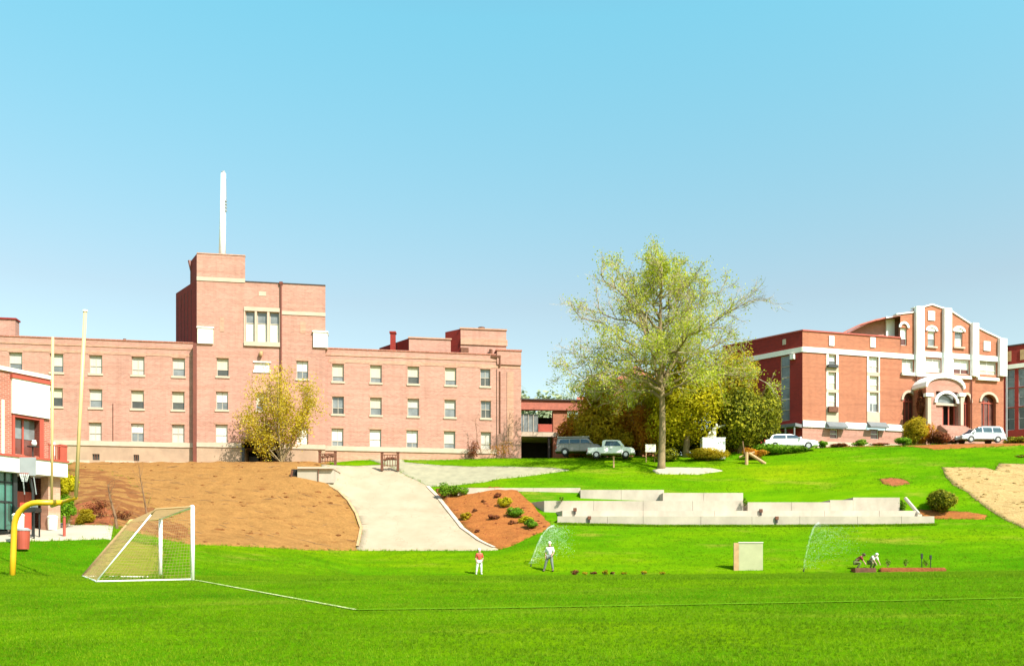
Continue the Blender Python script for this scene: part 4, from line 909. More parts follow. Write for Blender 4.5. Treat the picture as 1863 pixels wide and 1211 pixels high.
# ================================================================== trees and shrubs
RS = np.random.RandomState(11)
def leafmesh(name, C, size, mat, parent, flat=.0, asp=.6):
    nrm = None
    if isinstance(C, tuple): C, nrm = C
    C = np.asarray(C, float); N = len(C)
    a = RS.randn(N, 3)
    if nrm is not None: a -= .78 * (a * nrm).sum(1)[:, None] * nrm
    a = a; a /= np.linalg.norm(a, axis=1)[:, None]; b = RS.randn(N, 3) if nrm is None else np.cross(a, nrm) + .35 * RS.randn(N, 3); b -= (a * b).sum(1)[:, None] * a; b /= np.linalg.norm(b, axis=1)[:, None]
    s = size * (.6 + .8 * RS.rand(N))[:, None]; o = np.array(worldloc(parent)) if parent is not None else 0
    V = np.stack([C - a * s, C - b * s * asp, C + a * s, C + b * s * asp], 1) - o
    me = bpy.data.meshes.new(name); me.vertices.add(N * 4); me.vertices.foreach_set('co', V.astype(np.float32).ravel())
    me.loops.add(N * 4); me.loops.foreach_set('vertex_index', np.arange(N * 4, dtype=np.int32)); me.polygons.add(N); me.polygons.foreach_set('loop_start', np.arange(0, N * 4, 4, dtype=np.int32))
    me.update(calc_edges=True); me.materials.append(M[mat]); ob = bpy.data.objects.new(name, me); COL.objects.link(ob)
    if parent is not None: ob.parent = parent
    return ob
def rv(s): return Vector((rnd.gauss(0, s), rnd.gauss(0, s), rnd.gauss(0, s)))
def branch(m, p, d, L_, r, n, sides, wob=.12, up=.05, r1=None, tips=None):
    pts = [Vector(p)]; d = d.normalized(); rr = [r]
    for k in range(n):
        d = (d + rv(wob) + Vector((0, 0, up))).normalized(); pts.append(pts[-1] + d * (L_ / n)); rr.append(r + ((r1 if r1 is not None else r * .25) - r) * (k + 1) / n)
    m.tube(pts, rr, sides, False); return pts, rr
def big_tree():
    g = onground(1203, 88); o = empty('spring_tree', g, 'tall spreading tree with sparse new yellow-green leaves on the lawn', 'tree')
    t = MB(); H_ = 21.6
    tp = [g + Vector((math.sin(z * .35) * .12, 0, z)) for z in (-.3, .4, 2, 4, 6, 8, 10, 12, 14, 16, 18, 20, H_ - .8)]
    t.tube(tp, [.50, .38, .33, .30, .27, .24, .20, .20, .16, .12, .09, .06, .02], 10); part(t, 'trunk', 'bark', o, smooth=True)
    limbs = MB(); twigs = MB(); leaf = []
    def trunk_at(h):
        for i in range(len(tp) - 1):
            if tp[i + 1].z - g.z >= h: f = (h - (tp[i].z - g.z)) / (tp[i + 1].z - tp[i].z); return tp[i].lerp(tp[i + 1], f)
        return tp[-1]
    for ex_, ey_, ez_, rr0 in ((3.4, -.6, 18.6, .2), (-2.6, .8, 18.9, .17), (1.2, 2.2, 19.4, .15)):   # upright leaders that fork low from the trunk
        s = trunk_at(7.2 + abs(ex_) * .1); e = g + Vector((ex_, ey_, ez_)); pts = [s.lerp(e, q) + Vector((ex_ * .12 * math.sin(q * 3.14), 0, 0)) + rv(.15) * (q > 0) for q in (0, .15, .3, .45, .6, .8, 1)]
        limbs.tube(pts, [rr0, rr0 * .9, rr0 * .75, rr0 * .6, rr0 * .45, rr0 * .25, .02], 7, False)
        for j in range(26):
            q = rnd.uniform(.25, 1); i = min(5, int(q * 6)); b = pts[i].lerp(pts[i + 1], q * 6 - i); d = (Vector((ex_, ey_, 3)).normalized() * .5 + rv(.6) + Vector((0, 0, .2))).normalized()
            p2, _ = branch(limbs if j % 4 == 0 else twigs, b, d, rnd.uniform(1.4, 3.6) * (1.3 - q * .6), .035, 5, 4, .16, .04, .01)
            for j3 in range(7):
                b3 = p2[rnd.randint(1, 4)]; p3, _ = branch(twigs, b3, (d + rv(.6)).normalized(), rnd.uniform(.5, 1.3), .012, 3, 3, .16, .05, .006)
                for p_ in p3[1:]:
                    for _ in range(3):
                        if rnd.random() < .62: leaf.append(tuple(p_ + rv(.22)))
    NL = 36; az = .3
    for k in range(NL):
        f = k / (NL - 1); hs_ = 6.8 + 10.2 * f ** 1.1; az += 2.4 + rnd.uniform(-.3, .3)
        phi = math.radians(-24 + 106 * f ** 1.15 + rnd.uniform(-7, 7)); q_ = rnd.uniform(.74, 1.02)
        s = trunk_at(hs_); e = Vector((g.x + math.cos(az) * math.cos(phi) * 11.0 * q_, g.y + math.sin(az) * math.cos(phi) * 9.6 * q_, g.z + 11.6 + math.sin(phi) * 10.4 * q_))
        if e.z < s.z - 1.5: e.z = s.z - 1.5
        Ln = (e - s).length; arch = .10 if f < .3 else -.03
        pts = [s + (e - s) * q + Vector((0, 0, arch * Ln * math.sin(q * 3.14))) + rv(.24) * (q > 0) for q in (0, .12, .25, .4, .55, .7, .85, 1)]
        r0 = (.21 if k % 3 == 0 else .14) * (1 - f * .5); limbs.tube(pts, [r0, r0 * .85, r0 * .72, r0 * .6, r0 * .48, r0 * .35, r0 * .2, .02], 6, False)
        for j in range(15):
            q = .22 + .78 * (j + rnd.random()) / 15; i = min(6, int(q * 7)); b = pts[i].lerp(pts[i + 1], q * 7 - i); ax = (pts[i + 1] - pts[i]).normalized()
            d = (ax + rv(.55) + Vector((0, 0, .05))).normalized(); l2 = Ln * (.36 * (1.15 - q * .5)) * rnd.uniform(.6, 1.1)
            p2, _ = branch(limbs if j % 3 == 0 else twigs, b, d, l2, r0 * .32 * (1.2 - q * .7) + .012, 5, 4, .16, .03, .012)
            for j3 in range(6):
                i3 = rnd.randint(1, 4); b3 = p2[i3].lerp(p2[i3 + 1], rnd.random()); d3 = ((p2[i3 + 1] - p2[i3]).normalized() + rv(.5)).normalized()
                p3, _ = branch(twigs, b3, d3, l2 * .5 * rnd.uniform(.5, 1.1), .017, 3, 3, .15, .06, .008)
                for j4 in range(3):
                    i4 = rnd.randint(0, 2); b4 = p3[i4].lerp(p3[i4 + 1], rnd.random()); d4 = ((p3[i4 + 1] - p3[i4]).normalized() + rv(.55)).normalized()
                    p4, _ = branch(twigs, b4, d4, l2 * .24 * rnd.uniform(.5, 1.2), .011, 2, 3, .15, .03, .006)
                    # leaf flush densest low and in the middle, thin at the outer ends
                    hz = (p4[-1].z - g.z) / 22; rr_ = (p4[-1] - g).xy.length / 10
                    pr = 1.15 - .75 * rr_ - .25 * hz + (.6 if hz < .55 else 0) + .3 * math.sin(p4[-1].x * .9) * math.cos(p4[-1].z * .8)
                    for _ in range(11):
                        if rnd.random() < pr * .46: leaf.append(tuple(p4[rnd.randint(0, 2)] + rv(.25)))
    part(limbs, 'limbs', 'bark', o, smooth=True); part(twigs, 'twigs', 'twig', o)
    leafmesh('crown', leaf, .088, 'leafspring', o); return o
big_tree()
def crown_cloud(c, r, n, lumps=14, seed=0, shell=.75):
    rs = np.random.RandomState(seed); L_ = []
    cs = rs.randn(lumps, 3); cs /= np.linalg.norm(cs, axis=1)[:, None]; cs *= (.35 + .42 * rs.rand(lumps))[:, None]
    w = .28 + .26 * rs.rand(lumps); k = rs.choice(lumps, n, p=w ** 2 / (w ** 2).sum())
    d = rs.randn(n, 3); d /= np.linalg.norm(d, axis=1)[:, None]; q = cs[k] + d * (w[k] * (shell + (1 - shell) * rs.rand(n) ** .5 + .12 * rs.randn(n)))[:, None]
    nn = d + np.array([0, 0, .35]) + .3 * q; nn /= np.linalg.norm(nn, axis=1)[:, None]
    return np.array(c) + q * np.array(r), nn
def bushy_tree(name, x, Y, ytop, wpx, mat, label, cat='tree', n=9000, leaf=.17, trunk=True, depth=None, ybot=None, seed=0, group=None, twigm='bark', lumps=16, base=None):
    g = onground(x, Y) if base is None else base; o = empty(name, g, label, cat, group); top = zp(ytop, Y); bot = g.z + (.05 if ybot is None else 0) if ybot is None else zp(ybot, Y)
    rx = wpx / F * Y / 2; rz = (top - bot) / 2; ry = depth or rx; c = Vector((g.x, Y, (top + bot) / 2))
    m = MB(); r0 = max(.03, .035 * (top - g.z)) if trunk else .03; tips = []
    th = c.z - g.z
    if trunk:
        tr_ = MB(); tr_.tube([g + Vector((0, 0, -.2)), g + Vector((rx * .05, 0, th * .4)), c], [r0, r0 * .75, r0 * .4], 8); part(tr_, 'trunk', twigm, o, smooth=True)
    for k in range(14 if trunk else 10):
        d = Vector((rnd.uniform(-1, 1) * rx, rnd.uniform(-1, 1) * ry, rnd.uniform(.1, 1) * rz * (1 if trunk else 1.6))) * .85
        s = g + Vector((0, 0, th * rnd.uniform(.35, .9))) if trunk else g
        e = c + d if trunk else g + Vector((d.x, d.y, abs(d.z) + rz * .3)); m.tube([s, s.lerp(e, .5) + rv(.06 * rx), e], [r0 * .45, r0 * .25, .01], 5, False)
    part(m, 'branches', twigm, o)
    leafmesh('crown' if trunk else 'foliage', crown_cloud(c, (rx, ry, rz), n, lumps, seed), leaf, mat, o)
    return o
BT = bushy_tree
BG = 'trees massed between the salmon building and the hall'
BT('bushy_tree', 1247, 93, 640, 150, 'leafbright', 'bright yellow-green leafy tree directly behind the tall sparse tree', n=22000, leaf=.14, seed=1, group=BG, ybot=815, lumps=30)
BT('bushy_tree', 1215, 95.5, 672, 90, 'leafbright', 'narrow yellow-green tree behind the trunk of the tall sparse tree', n=7000, leaf=.15, seed=21, group=BG, ybot=826, lumps=18)
BT('bushy_tree', 1330, 97, 628, 110, 'leafolive', 'olive brown leafy tree against the shaded flank of the hall', n=13000, leaf=.16, seed=2, group=BG, ybot=826, lumps=24)
BT('bushy_tree', 1345, 94, 690, 120, 'leafdark', 'dark green tree standing behind the white statue', n=12000, leaf=.15, seed=3, group=BG, ybot=822, lumps=24)
BT('bushy_tree', 1393, 96.5, 698, 64, 'leafdark', 'small dark tree nearest the porch of the hall', n=7000, leaf=.14, seed=4, group=BG, ybot=826)
BT('bushy_tree', 1095, 99, 692, 120, 'leafolive', 'olive green tree nearest the covered walkway', n=12000, leaf=.16, seed=5, group=BG, ybot=826, lumps=24)
BT('bushy_tree', 1158, 100, 672, 100, 'leafolive', 'olive tree in front of the brick house gable', n=7500, leaf=.16, seed=6, group=BG, ybot=826)
BT('bushy_tree', 1072, 97.5, 745, 70, 'leafolive', 'low olive tree behind the parked grey van', n=6000, leaf=.14, seed=15, group=BG, ybot=826)
BT('bushy_tree', 1165, 96.5, 736, 92, 'leaforange', 'orange brown tree behind the white parked truck', n=8000, leaf=.14, seed=7, group=BG, ybot=826)
BT('shrub', 1040, 99.5, 758, 56, 'leaforange', 'orange red shrub beside the brick pier of walkway', 'shrub', n=4000, leaf=.13, trunk=False, seed=8)
BT('shrub', 1125, 95.8, 775, 60, 'leafolive', 'olive shrub behind the bonnet of the white truck', 'shrub', n=4000, leaf=.13, trunk=False, seed=9)
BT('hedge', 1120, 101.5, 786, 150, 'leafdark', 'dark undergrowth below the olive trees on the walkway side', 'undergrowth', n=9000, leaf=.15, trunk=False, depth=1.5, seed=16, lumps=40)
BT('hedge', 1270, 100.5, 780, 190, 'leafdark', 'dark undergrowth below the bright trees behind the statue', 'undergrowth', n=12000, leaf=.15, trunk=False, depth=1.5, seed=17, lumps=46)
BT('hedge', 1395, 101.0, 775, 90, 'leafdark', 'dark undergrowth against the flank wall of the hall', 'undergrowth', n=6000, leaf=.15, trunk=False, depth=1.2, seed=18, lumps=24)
BT('distant_tree', 1000, 190, 712, 90, 'leafpale', 'pale distant tree line seen over the walkway roof', n=6500, leaf=.5, seed=10, lumps=40, depth=4, twigm='twig')
BT('distant_tree', 1035, 125, 684, 46, 'leafpale', 'pale thin distant tree rising right of the walkway roof', n=2600, leaf=.16, seed=12, twigm='twig')
BT('distant_tree', 955, 195, 717, 50, 'leafpale', 'pale distant tree touching the salmon building corner', n=4000, leaf=.5, seed=13, lumps=26, depth=4, twigm='twig')
# yellow multi-stem tree in front of the tower
def yellow_tree():
    g = onground(512, 86.3); o = empty('yellow_tree', g, 'small leaning tree with yellow spring leaves in front of the tower', 'tree'); st = MB(); tw_ = MB(); leaf = []
    for ex, ey, rr_ in ((452, 745, .07), (470, 715, .08), (490, 680, .09), (505, 672, .09), (525, 700, .08), (562, 700, .10), (566, 735, .08), (545, 760, .06), (448, 775, .06), (480, 770, .06), (515, 740, .07)):
        e = P(ex, ey, 86.3 + rnd.uniform(-1.6, 1.6)); mid = g.lerp(e, .5) + Vector((0, 0, -.5)) + rv(.12); pts = [g, g.lerp(mid, .6) + rv(.08), mid, mid.lerp(e, .5) + rv(.1), e]
        st.tube(pts, [rr_, rr_ * .8, rr_ * .6, rr_ * .4, .012], 6, False)
        for j in range(26):
            q = rnd.uniform(.42, 1); i = min(3, int(q * 4)); b = pts[i].lerp(pts[i + 1], q * 4 - i); d = ((pts[i + 1] - pts[i]).normalized() + rv(.65)).normalized()
            p2, _ = branch(tw_, b, d, rnd.uniform(.7, 1.9), .018, 3, 3, .2, .05, .006)
            for p in p2[1:]:
                for _ in range(int(rnd.uniform(9, 24))): leaf.append(tuple(p + rv(.27)))
    part(st, 'trunk', 'bark', o, smooth=True); part(tw_, 'branches', 'twig', o); leafmesh('crown', leaf, .09, 'leafyellow', o)
yellow_tree()
# shrubs along the hall and lawn
SH = 'low shrubs planted along the hall'
BT('hedge', 1412, 92.4, 806, 96, 'leafgreen', 'bright green clipped hedge in front of the white car', 'hedge', n=7000, leaf=.09, trunk=False, depth=.9, seed=31, lumps=26)
BT('hedge', 1288, 90.8, 815, 84, 'leafolive', 'olive green flat topped hedge below the white statue', 'hedge', n=6000, leaf=.09, trunk=False, depth=1, seed=32, lumps=24)
BT('hedge', 1215, 91.2, 817, 60, 'leafdark', 'dark low hedge right behind the tall tree trunk', 'hedge', n=3000, leaf=.09, trunk=False, depth=.9, seed=33, lumps=16)
BT('shrub', 1374, 90.5, 815, 44, 'leaforange', 'orange leaved shrub between the two hedges', 'shrub', n=2500, leaf=.09, trunk=False, seed=34)
BT('shrub', 1496, 96.5, 801, 20, 'leafgreen', 'small round green shrub at the hall corner', 'shrub', n=1300, leaf=.08, trunk=False, seed=35, group=SH)
BT('shrub', 1565, 96.5, 800, 27, 'leafgreen', 'round green shrub between the two basement doors', 'shrub', n=1500, leaf=.08, trunk=False, seed=36, group=SH)
BT('shrub', 1528, 96.8, 807, 40, 'leafmaroon', 'flat dark maroon shrub below the left basement door', 'shrub', n=1300, leaf=.08, trunk=False, seed=37, group=SH)
BT('shrub', 1600, 96.4, 806, 32, 'leafmaroon', 'flat dark maroon shrub below the right basement door', 'shrub', n=1200, leaf=.08, trunk=False, seed=38, group=SH)
BT('shrub', 1644, 95.2, 795, 30, 'leafgreen', 'fresh green low shrub in front of the tall bush', 'shrub', n=1800, leaf=.08, trunk=False, seed=39, group=SH)
BT('shrub', 1664, 96.6, 762, 50, 'leafolive', 'tall yellow-green bush beside the porch steps', 'shrub', n=5500, leaf=.1, trunk=False, seed=40, group=SH, lumps=20)
BT('shrub', 1683, 97.5, 766, 40, 'leaforange', 'orange red bush left of the porch steps', 'shrub', n=2200, leaf=.09, trunk=False, seed=41, group=SH)
BT('shrub', 1710, 96.2, 784, 46, 'leafmaroon', 'dark maroon bush in front of the porch steps', 'shrub', n=4500, leaf=.09, trunk=False, seed=42, group=SH, lumps=20)
BT('shrub', 1738, 97, 797, 26, 'leafmaroon', 'low dark bush at the front of the silver van', 'shrub', n=1500, leaf=.08, trunk=False, seed=43, group=SH)
BT('shrub', 1848, 97.5, 793, 50, 'leafdark', 'low dark green shrub behind the silver van', 'shrub', n=3000, leaf=.09, trunk=False, seed=44, group=SH)
BT('climbing_plant', 1677, 102.2, 700, 18, 'leafmaroon', 'dark red climbing plant on the left of the porch', 'plant', n=3500, leaf=.1, trunk=False, depth=.5, ybot=765, seed=45)
BT('shrub', 1714, 75.4, 884, 60, 'leafgreen', 'dark green bush on the bank right of the terraces', 'shrub', n=6500, leaf=.09, trunk=False, seed=46, lumps=22).children[1].data.materials.__setitem__(0, M['leafdark'])
BT('shrub', 1640, 75.6, 905, 22, 'leafgreen', 'green weeds growing in the gap of the terrace steps', 'shrub', n=1500, leaf=.07, trunk=False, seed=47)
BT('shrub', 1022, 74.7, 902, 10, 'leafgreen', 'tiny green weed on the left end of the terraces', 'shrub', n=300, leaf=.05, trunk=False, seed=48, base=P(1022, 912, 74.7))
BT('shrub', 1355, 74.6, 905, 9, 'leafgreen', 'tiny green weed in the joint between the terrace blocks', 'shrub', n=300, leaf=.05, trunk=False, seed=49, base=P(1356, 922, 74.6))
BT('shrub', 1855, 88.5, 832, 26, 'leafdark', 'small dark shrub above the straw patch', 'shrub', n=1200, leaf=.08, trunk=False, seed=50)
BT('shrub', 120, 55.2, 852, 42, 'leafbright', 'tall yellow-green shrub beside the low building column', 'shrub', n=6000, leaf=.07, trunk=False, ybot=905, seed=51, depth=.7)
BT('shrub', 118, 54.6, 898, 36, 'leafgreen', 'round fresh green shrub below the yellow-green one', 'shrub', n=4500, leaf=.06, trunk=False, ybot=945, seed=52, depth=.6)
BT('shrub', 153, 56.5, 922, 34, 'leafolive', 'low olive bush beside the pavement', 'shrub', n=2500, leaf=.06, trunk=False, seed=53)
BT('shrub', 180, 58, 905, 50, 'leafmaroon', 'sparse reddish brush at the foot of the earth bank', 'shrub', n=900, leaf=.06, trunk=False, seed=54, twigm='twigd')
BT('shrub', 222, 58.5, 925, 40, 'leafmaroon', 'sparse dry brush behind the goal net', 'shrub', n=500, leaf=.05, trunk=False, seed=55, twigm='twigd')
# plants in the mulch bed
BED = 'plants in the orange mulch bed'
for i, (x, y, w, h, mt, lb) in enumerate([(815, 905, 26, 20, 'leafgreen', 'leafy green plant at the top left corner of the mulch bed'), (838, 902, 22, 16, 'leafgreen', 'second green plant in the top left corner of the mulch bed'),
    (905, 905, 14, 10, 'leafmaroon', 'dark dry clump near the top edge of the mulch bed'), (917, 923, 22, 18, 'leafbright', 'upper yellow-green plant of the right row in the mulch bed'), (938, 940, 26, 16, 'leafgreen', 'middle green plant of the right row in the mulch bed'),
    (957, 952, 22, 13, 'leafbright', 'third plant down in the right row of the mulch bed'), (967, 961, 22, 14, 'leafgreen', 'lowest green plant in the right row of the mulch bed'), (898, 945, 20, 11, 'leafmaroon', 'dark dry clump in the middle of the mulch bed'),
    (863, 932, 12, 9, 'leafmaroon', 'small dark clump left of centre in the mulch bed'), (846, 945, 18, 11, 'leafolive', 'olive clump near the kerb in the mulch bed'), (933, 953, 20, 8, 'leafmaroon', 'flat brown clump below the right row in the mulch bed'),
    (868, 969, 9, 7, 'leafmaroon', 'tiny rusty clump near the lower kerb in the mulch bed'), (880, 914, 10, 6, 'leafmaroon', 'small rusty clump in the upper part of the mulch bed')]):
    k_ = 1.0 if mt == 'leafmaroon' else 1.35; w *= k_; h *= k_
    g = hit(x, y + 2, 60, 90); BT('bed_plant', x, g.y, y - h, w, mt, lb, 'plant', n=int(w * h * 2.2) + 60, leaf=.07, trunk=False, seed=60 + i, group=BED, lumps=9, base=g)
# row of small plants on the field edge
nm = ['reddish clump at the left end of the low plant row', 'second clump from the left in the low plant row', 'third clump from the left in the low plant row, brown', 'fourth clump from the left in the low plant row', 'fifth clump from the left in the low plant row', 'sixth clump from the left in the low plant row', 'seventh clump from the left in the low plant row', 'right end clump of the low plant row']
for i, x in enumerate((1046, 1064, 1081, 1100, 1116, 1135, 1172, 1204)):
    g = onground(x, 57.6); BT('row_plant', x, 57.6, 1036 if i % 3 == 0 else 1039, 17 if i == 0 else 13, 'leafmaroon' if i in (0, 2, 4) else 'leafolive', nm[i], 'plant', n=260, leaf=.045, trunk=False, seed=80 + i, group='row of low plants at the field edge', lumps=8)
# dry saplings near the goal
def sapling(pts, Y, label, r=.06):
    q = [P(x, y, Y) for x, y in pts]; o = empty('dead_sapling', q[0], label, 'tree'); m = MB(); m.tube(q, [r * (1 - .8 * i / (len(q) - 1)) for i in range(len(q))], 6); part(m, 'trunk', 'twigd', o); m = MB()
    for k in range(22):
        i = rnd.randint(0, len(q) - 2); b = q[i].lerp(q[i + 1], rnd.random()); branch(m, b, ((q[i + 1] - q[i]).normalized() + rv(.6)), rnd.uniform(.4, 1.3), .015, 4, 3, .2, .1, .004)
    part(m, 'branches', 'twigd', o)
sapling([(214, 975), (210, 940), (200, 905), (196, 880)], 55, 'thin dead sapling at the near left foot of the earth bank', .11)
sapling([(268, 940), (262, 905), (256, 872), (253, 850)], 60, 'thin dead sapling on the earth bank behind the goal')
sapling([(858 + 18, 826), (866 + 2, 800), (865, 760)], 92.8, 'bare sapling against the right end of the salmon building', .05)
sapling([(926, 828), (925, 790), (927, 750)], 93.6, 'bare sapling by the corner pier of the salmon building', .05)
BT('shrub', 862, 92.9, 800, 30, 'leafmaroon', 'reddish shrub against the salmon building near its right end', 'shrub', n=700, leaf=.07, trunk=False, seed=91, twigm='twigd')
BT('shrub', 912, 93.2, 800, 56, 'leaforange', 'sparse orange shrub under the downpipe of the salmon building', 'shrub', n=500, leaf=.07, trunk=False, seed=92, twigm='twigd')

# ================================================================== goals
def football_goal():
    a = Vector((px(138) * 33, 33, 4.3)); b = Vector((px(94) * 37.8, 37.8, 4.35)); mid = a.lerp(b, .5); bx = Vector((px(22) * 35, 35, 1.2))
    o = empty('football_goal', bx, 'yellow gooseneck football goalpost at the left of the field', 'goal')
    c = Vector((bx.x, bx.y, 3.2)); pts = [bx + Vector((0, 0, -.2)), bx + Vector((.04, 0, 1.0)), c + Vector((.08, 0, .1))]
    for k in range(1, 8): t = k / 7 * math.pi / 2; pts.append(Vector((c.x + .08 + (1 - math.cos(t)) * .9, c.y, c.z + .1 + math.sin(t) * .98)))
    pts.append(mid + Vector((0, 0, -.02))); m = MB(); m.tube(pts, .11, 12); part(m, 'gooseneck', 'yellow', o, smooth=True)
    m = MB(); m.tube([a + (a - b) * .005, b], .07, 10); part(m, 'crossbar', 'yellow', o, smooth=True)
    ta = P(155, 567, 33); m = MB(); m.tube([a, ta], .062, 10); part(m, 'upright', 'yellowpale', o, smooth=True)
    tb = P(96, 613, 37.8); m = MB(); m.tube([b, tb], .052, 10); part(m, 'upright', 'yellowpale', o, smooth=True)
    m = MB(); m.tube([ta, ta + Vector((0, 0, .06))], .09, 8); part(m, 'upright_cap', 'white', o)
football_goal()
def soccer_goal():
    gd = Vector((-.48, .877, 0)); bd = Vector((-.877, -.48, 0)); A = Vector((px(350.5) * 30, 30, 0)); A.z = zg(A.x, A.y); Bq = A + gd * 7.32; Bq = Vector((px(292) * 37.3, 37.3, 0)); Bq.z = zg(Bq.x, Bq.y) - .02
    o = empty('soccer_goal', A, 'white soccer goal with tan net seen almost edge on', 'goal'); h = 2.44; zt = Vector((0, 0, h)); G = (Bq - A)
    m = MB(); m.tube([A + Vector((0, 0, -.1)), A + zt], .065, 10); part(m, 'post', 'postwhite', o, smooth=True)
    m = MB(); m.tube([Bq + Vector((0, 0, -.1)), Bq + zt], .075, 10); part(m, 'post', 'postwhite', o, smooth=True)
    m = MB(); m.tube([A + zt, Bq + zt], .06, 10); part(m, 'crossbar', 'postwhite', o, smooth=True)
    cor = []
    for S_, mt, rr in ((A, 'netm', .028), (Bq, 'pad', .06)):
        k1 = S_ + zt + bd * 1.15 + Vector((0, 0, -.12)); k2 = S_ + bd * 2.9; k2.z = zg(k2.x, k2.y) + .04; cor.append((S_ + zt, k1, k2, S_.copy()))
        m = MB(); m.tube([S_ + zt, k1, k1.lerp(k2, .08)], rr, 8); part(m, 'top_stay', mt, o, smooth=True); m = MB(); m.tube([k1.lerp(k2, .05), k2], rr * .9, 8); part(m, 'back_stay', 'netm' if mt == 'pad' else 'postwhite', o, smooth=True)
        m = MB(); m.tube([k2, S_ + Vector((0, 0, .04))], .025, 6); part(m, 'ground_bar', 'postwhite', o)
    m = MB(); m.tube([cor[0][2], cor[1][2]], .03, 6); part(m, 'ground_bar', 'postwhite', o)
    m = MB(); r = .0036
    def grid(p00, p10, p11, p01, s=.12):
        nu = int(max((p10 - p00).length, (p11 - p01).length) / s); nv = int(max((p01 - p00).length, (p11 - p10).length) / s)
        for i in range(nu + 1):
            a, b = p00.lerp(p10, i / nu), p01.lerp(p11, i / nu); mid = a.lerp(b, .5) + Vector((0, 0, -.05)); m.tube([a, mid, b], r, 3, False)
        for j in range(nv + 1):
            a, b = p00.lerp(p01, j / nv), p10.lerp(p11, j / nv); mid = a.lerp(b, .5) + Vector((0, 0, -.05)); m.tube([a, mid, b], r, 3, False)
    (a0_, a1_, a2_, a3_), (b0_, b1_, b2_, b3_) = cor
    grid(a0_, b0_, b1_, a1_); grid(a1_, b1_, b2_, a2_, .2); grid(a0_, a1_, a2_, a3_); grid(b0_, b1_, b2_, b3_)
    part(m, 'net', 'netm', o)
soccer_goal()

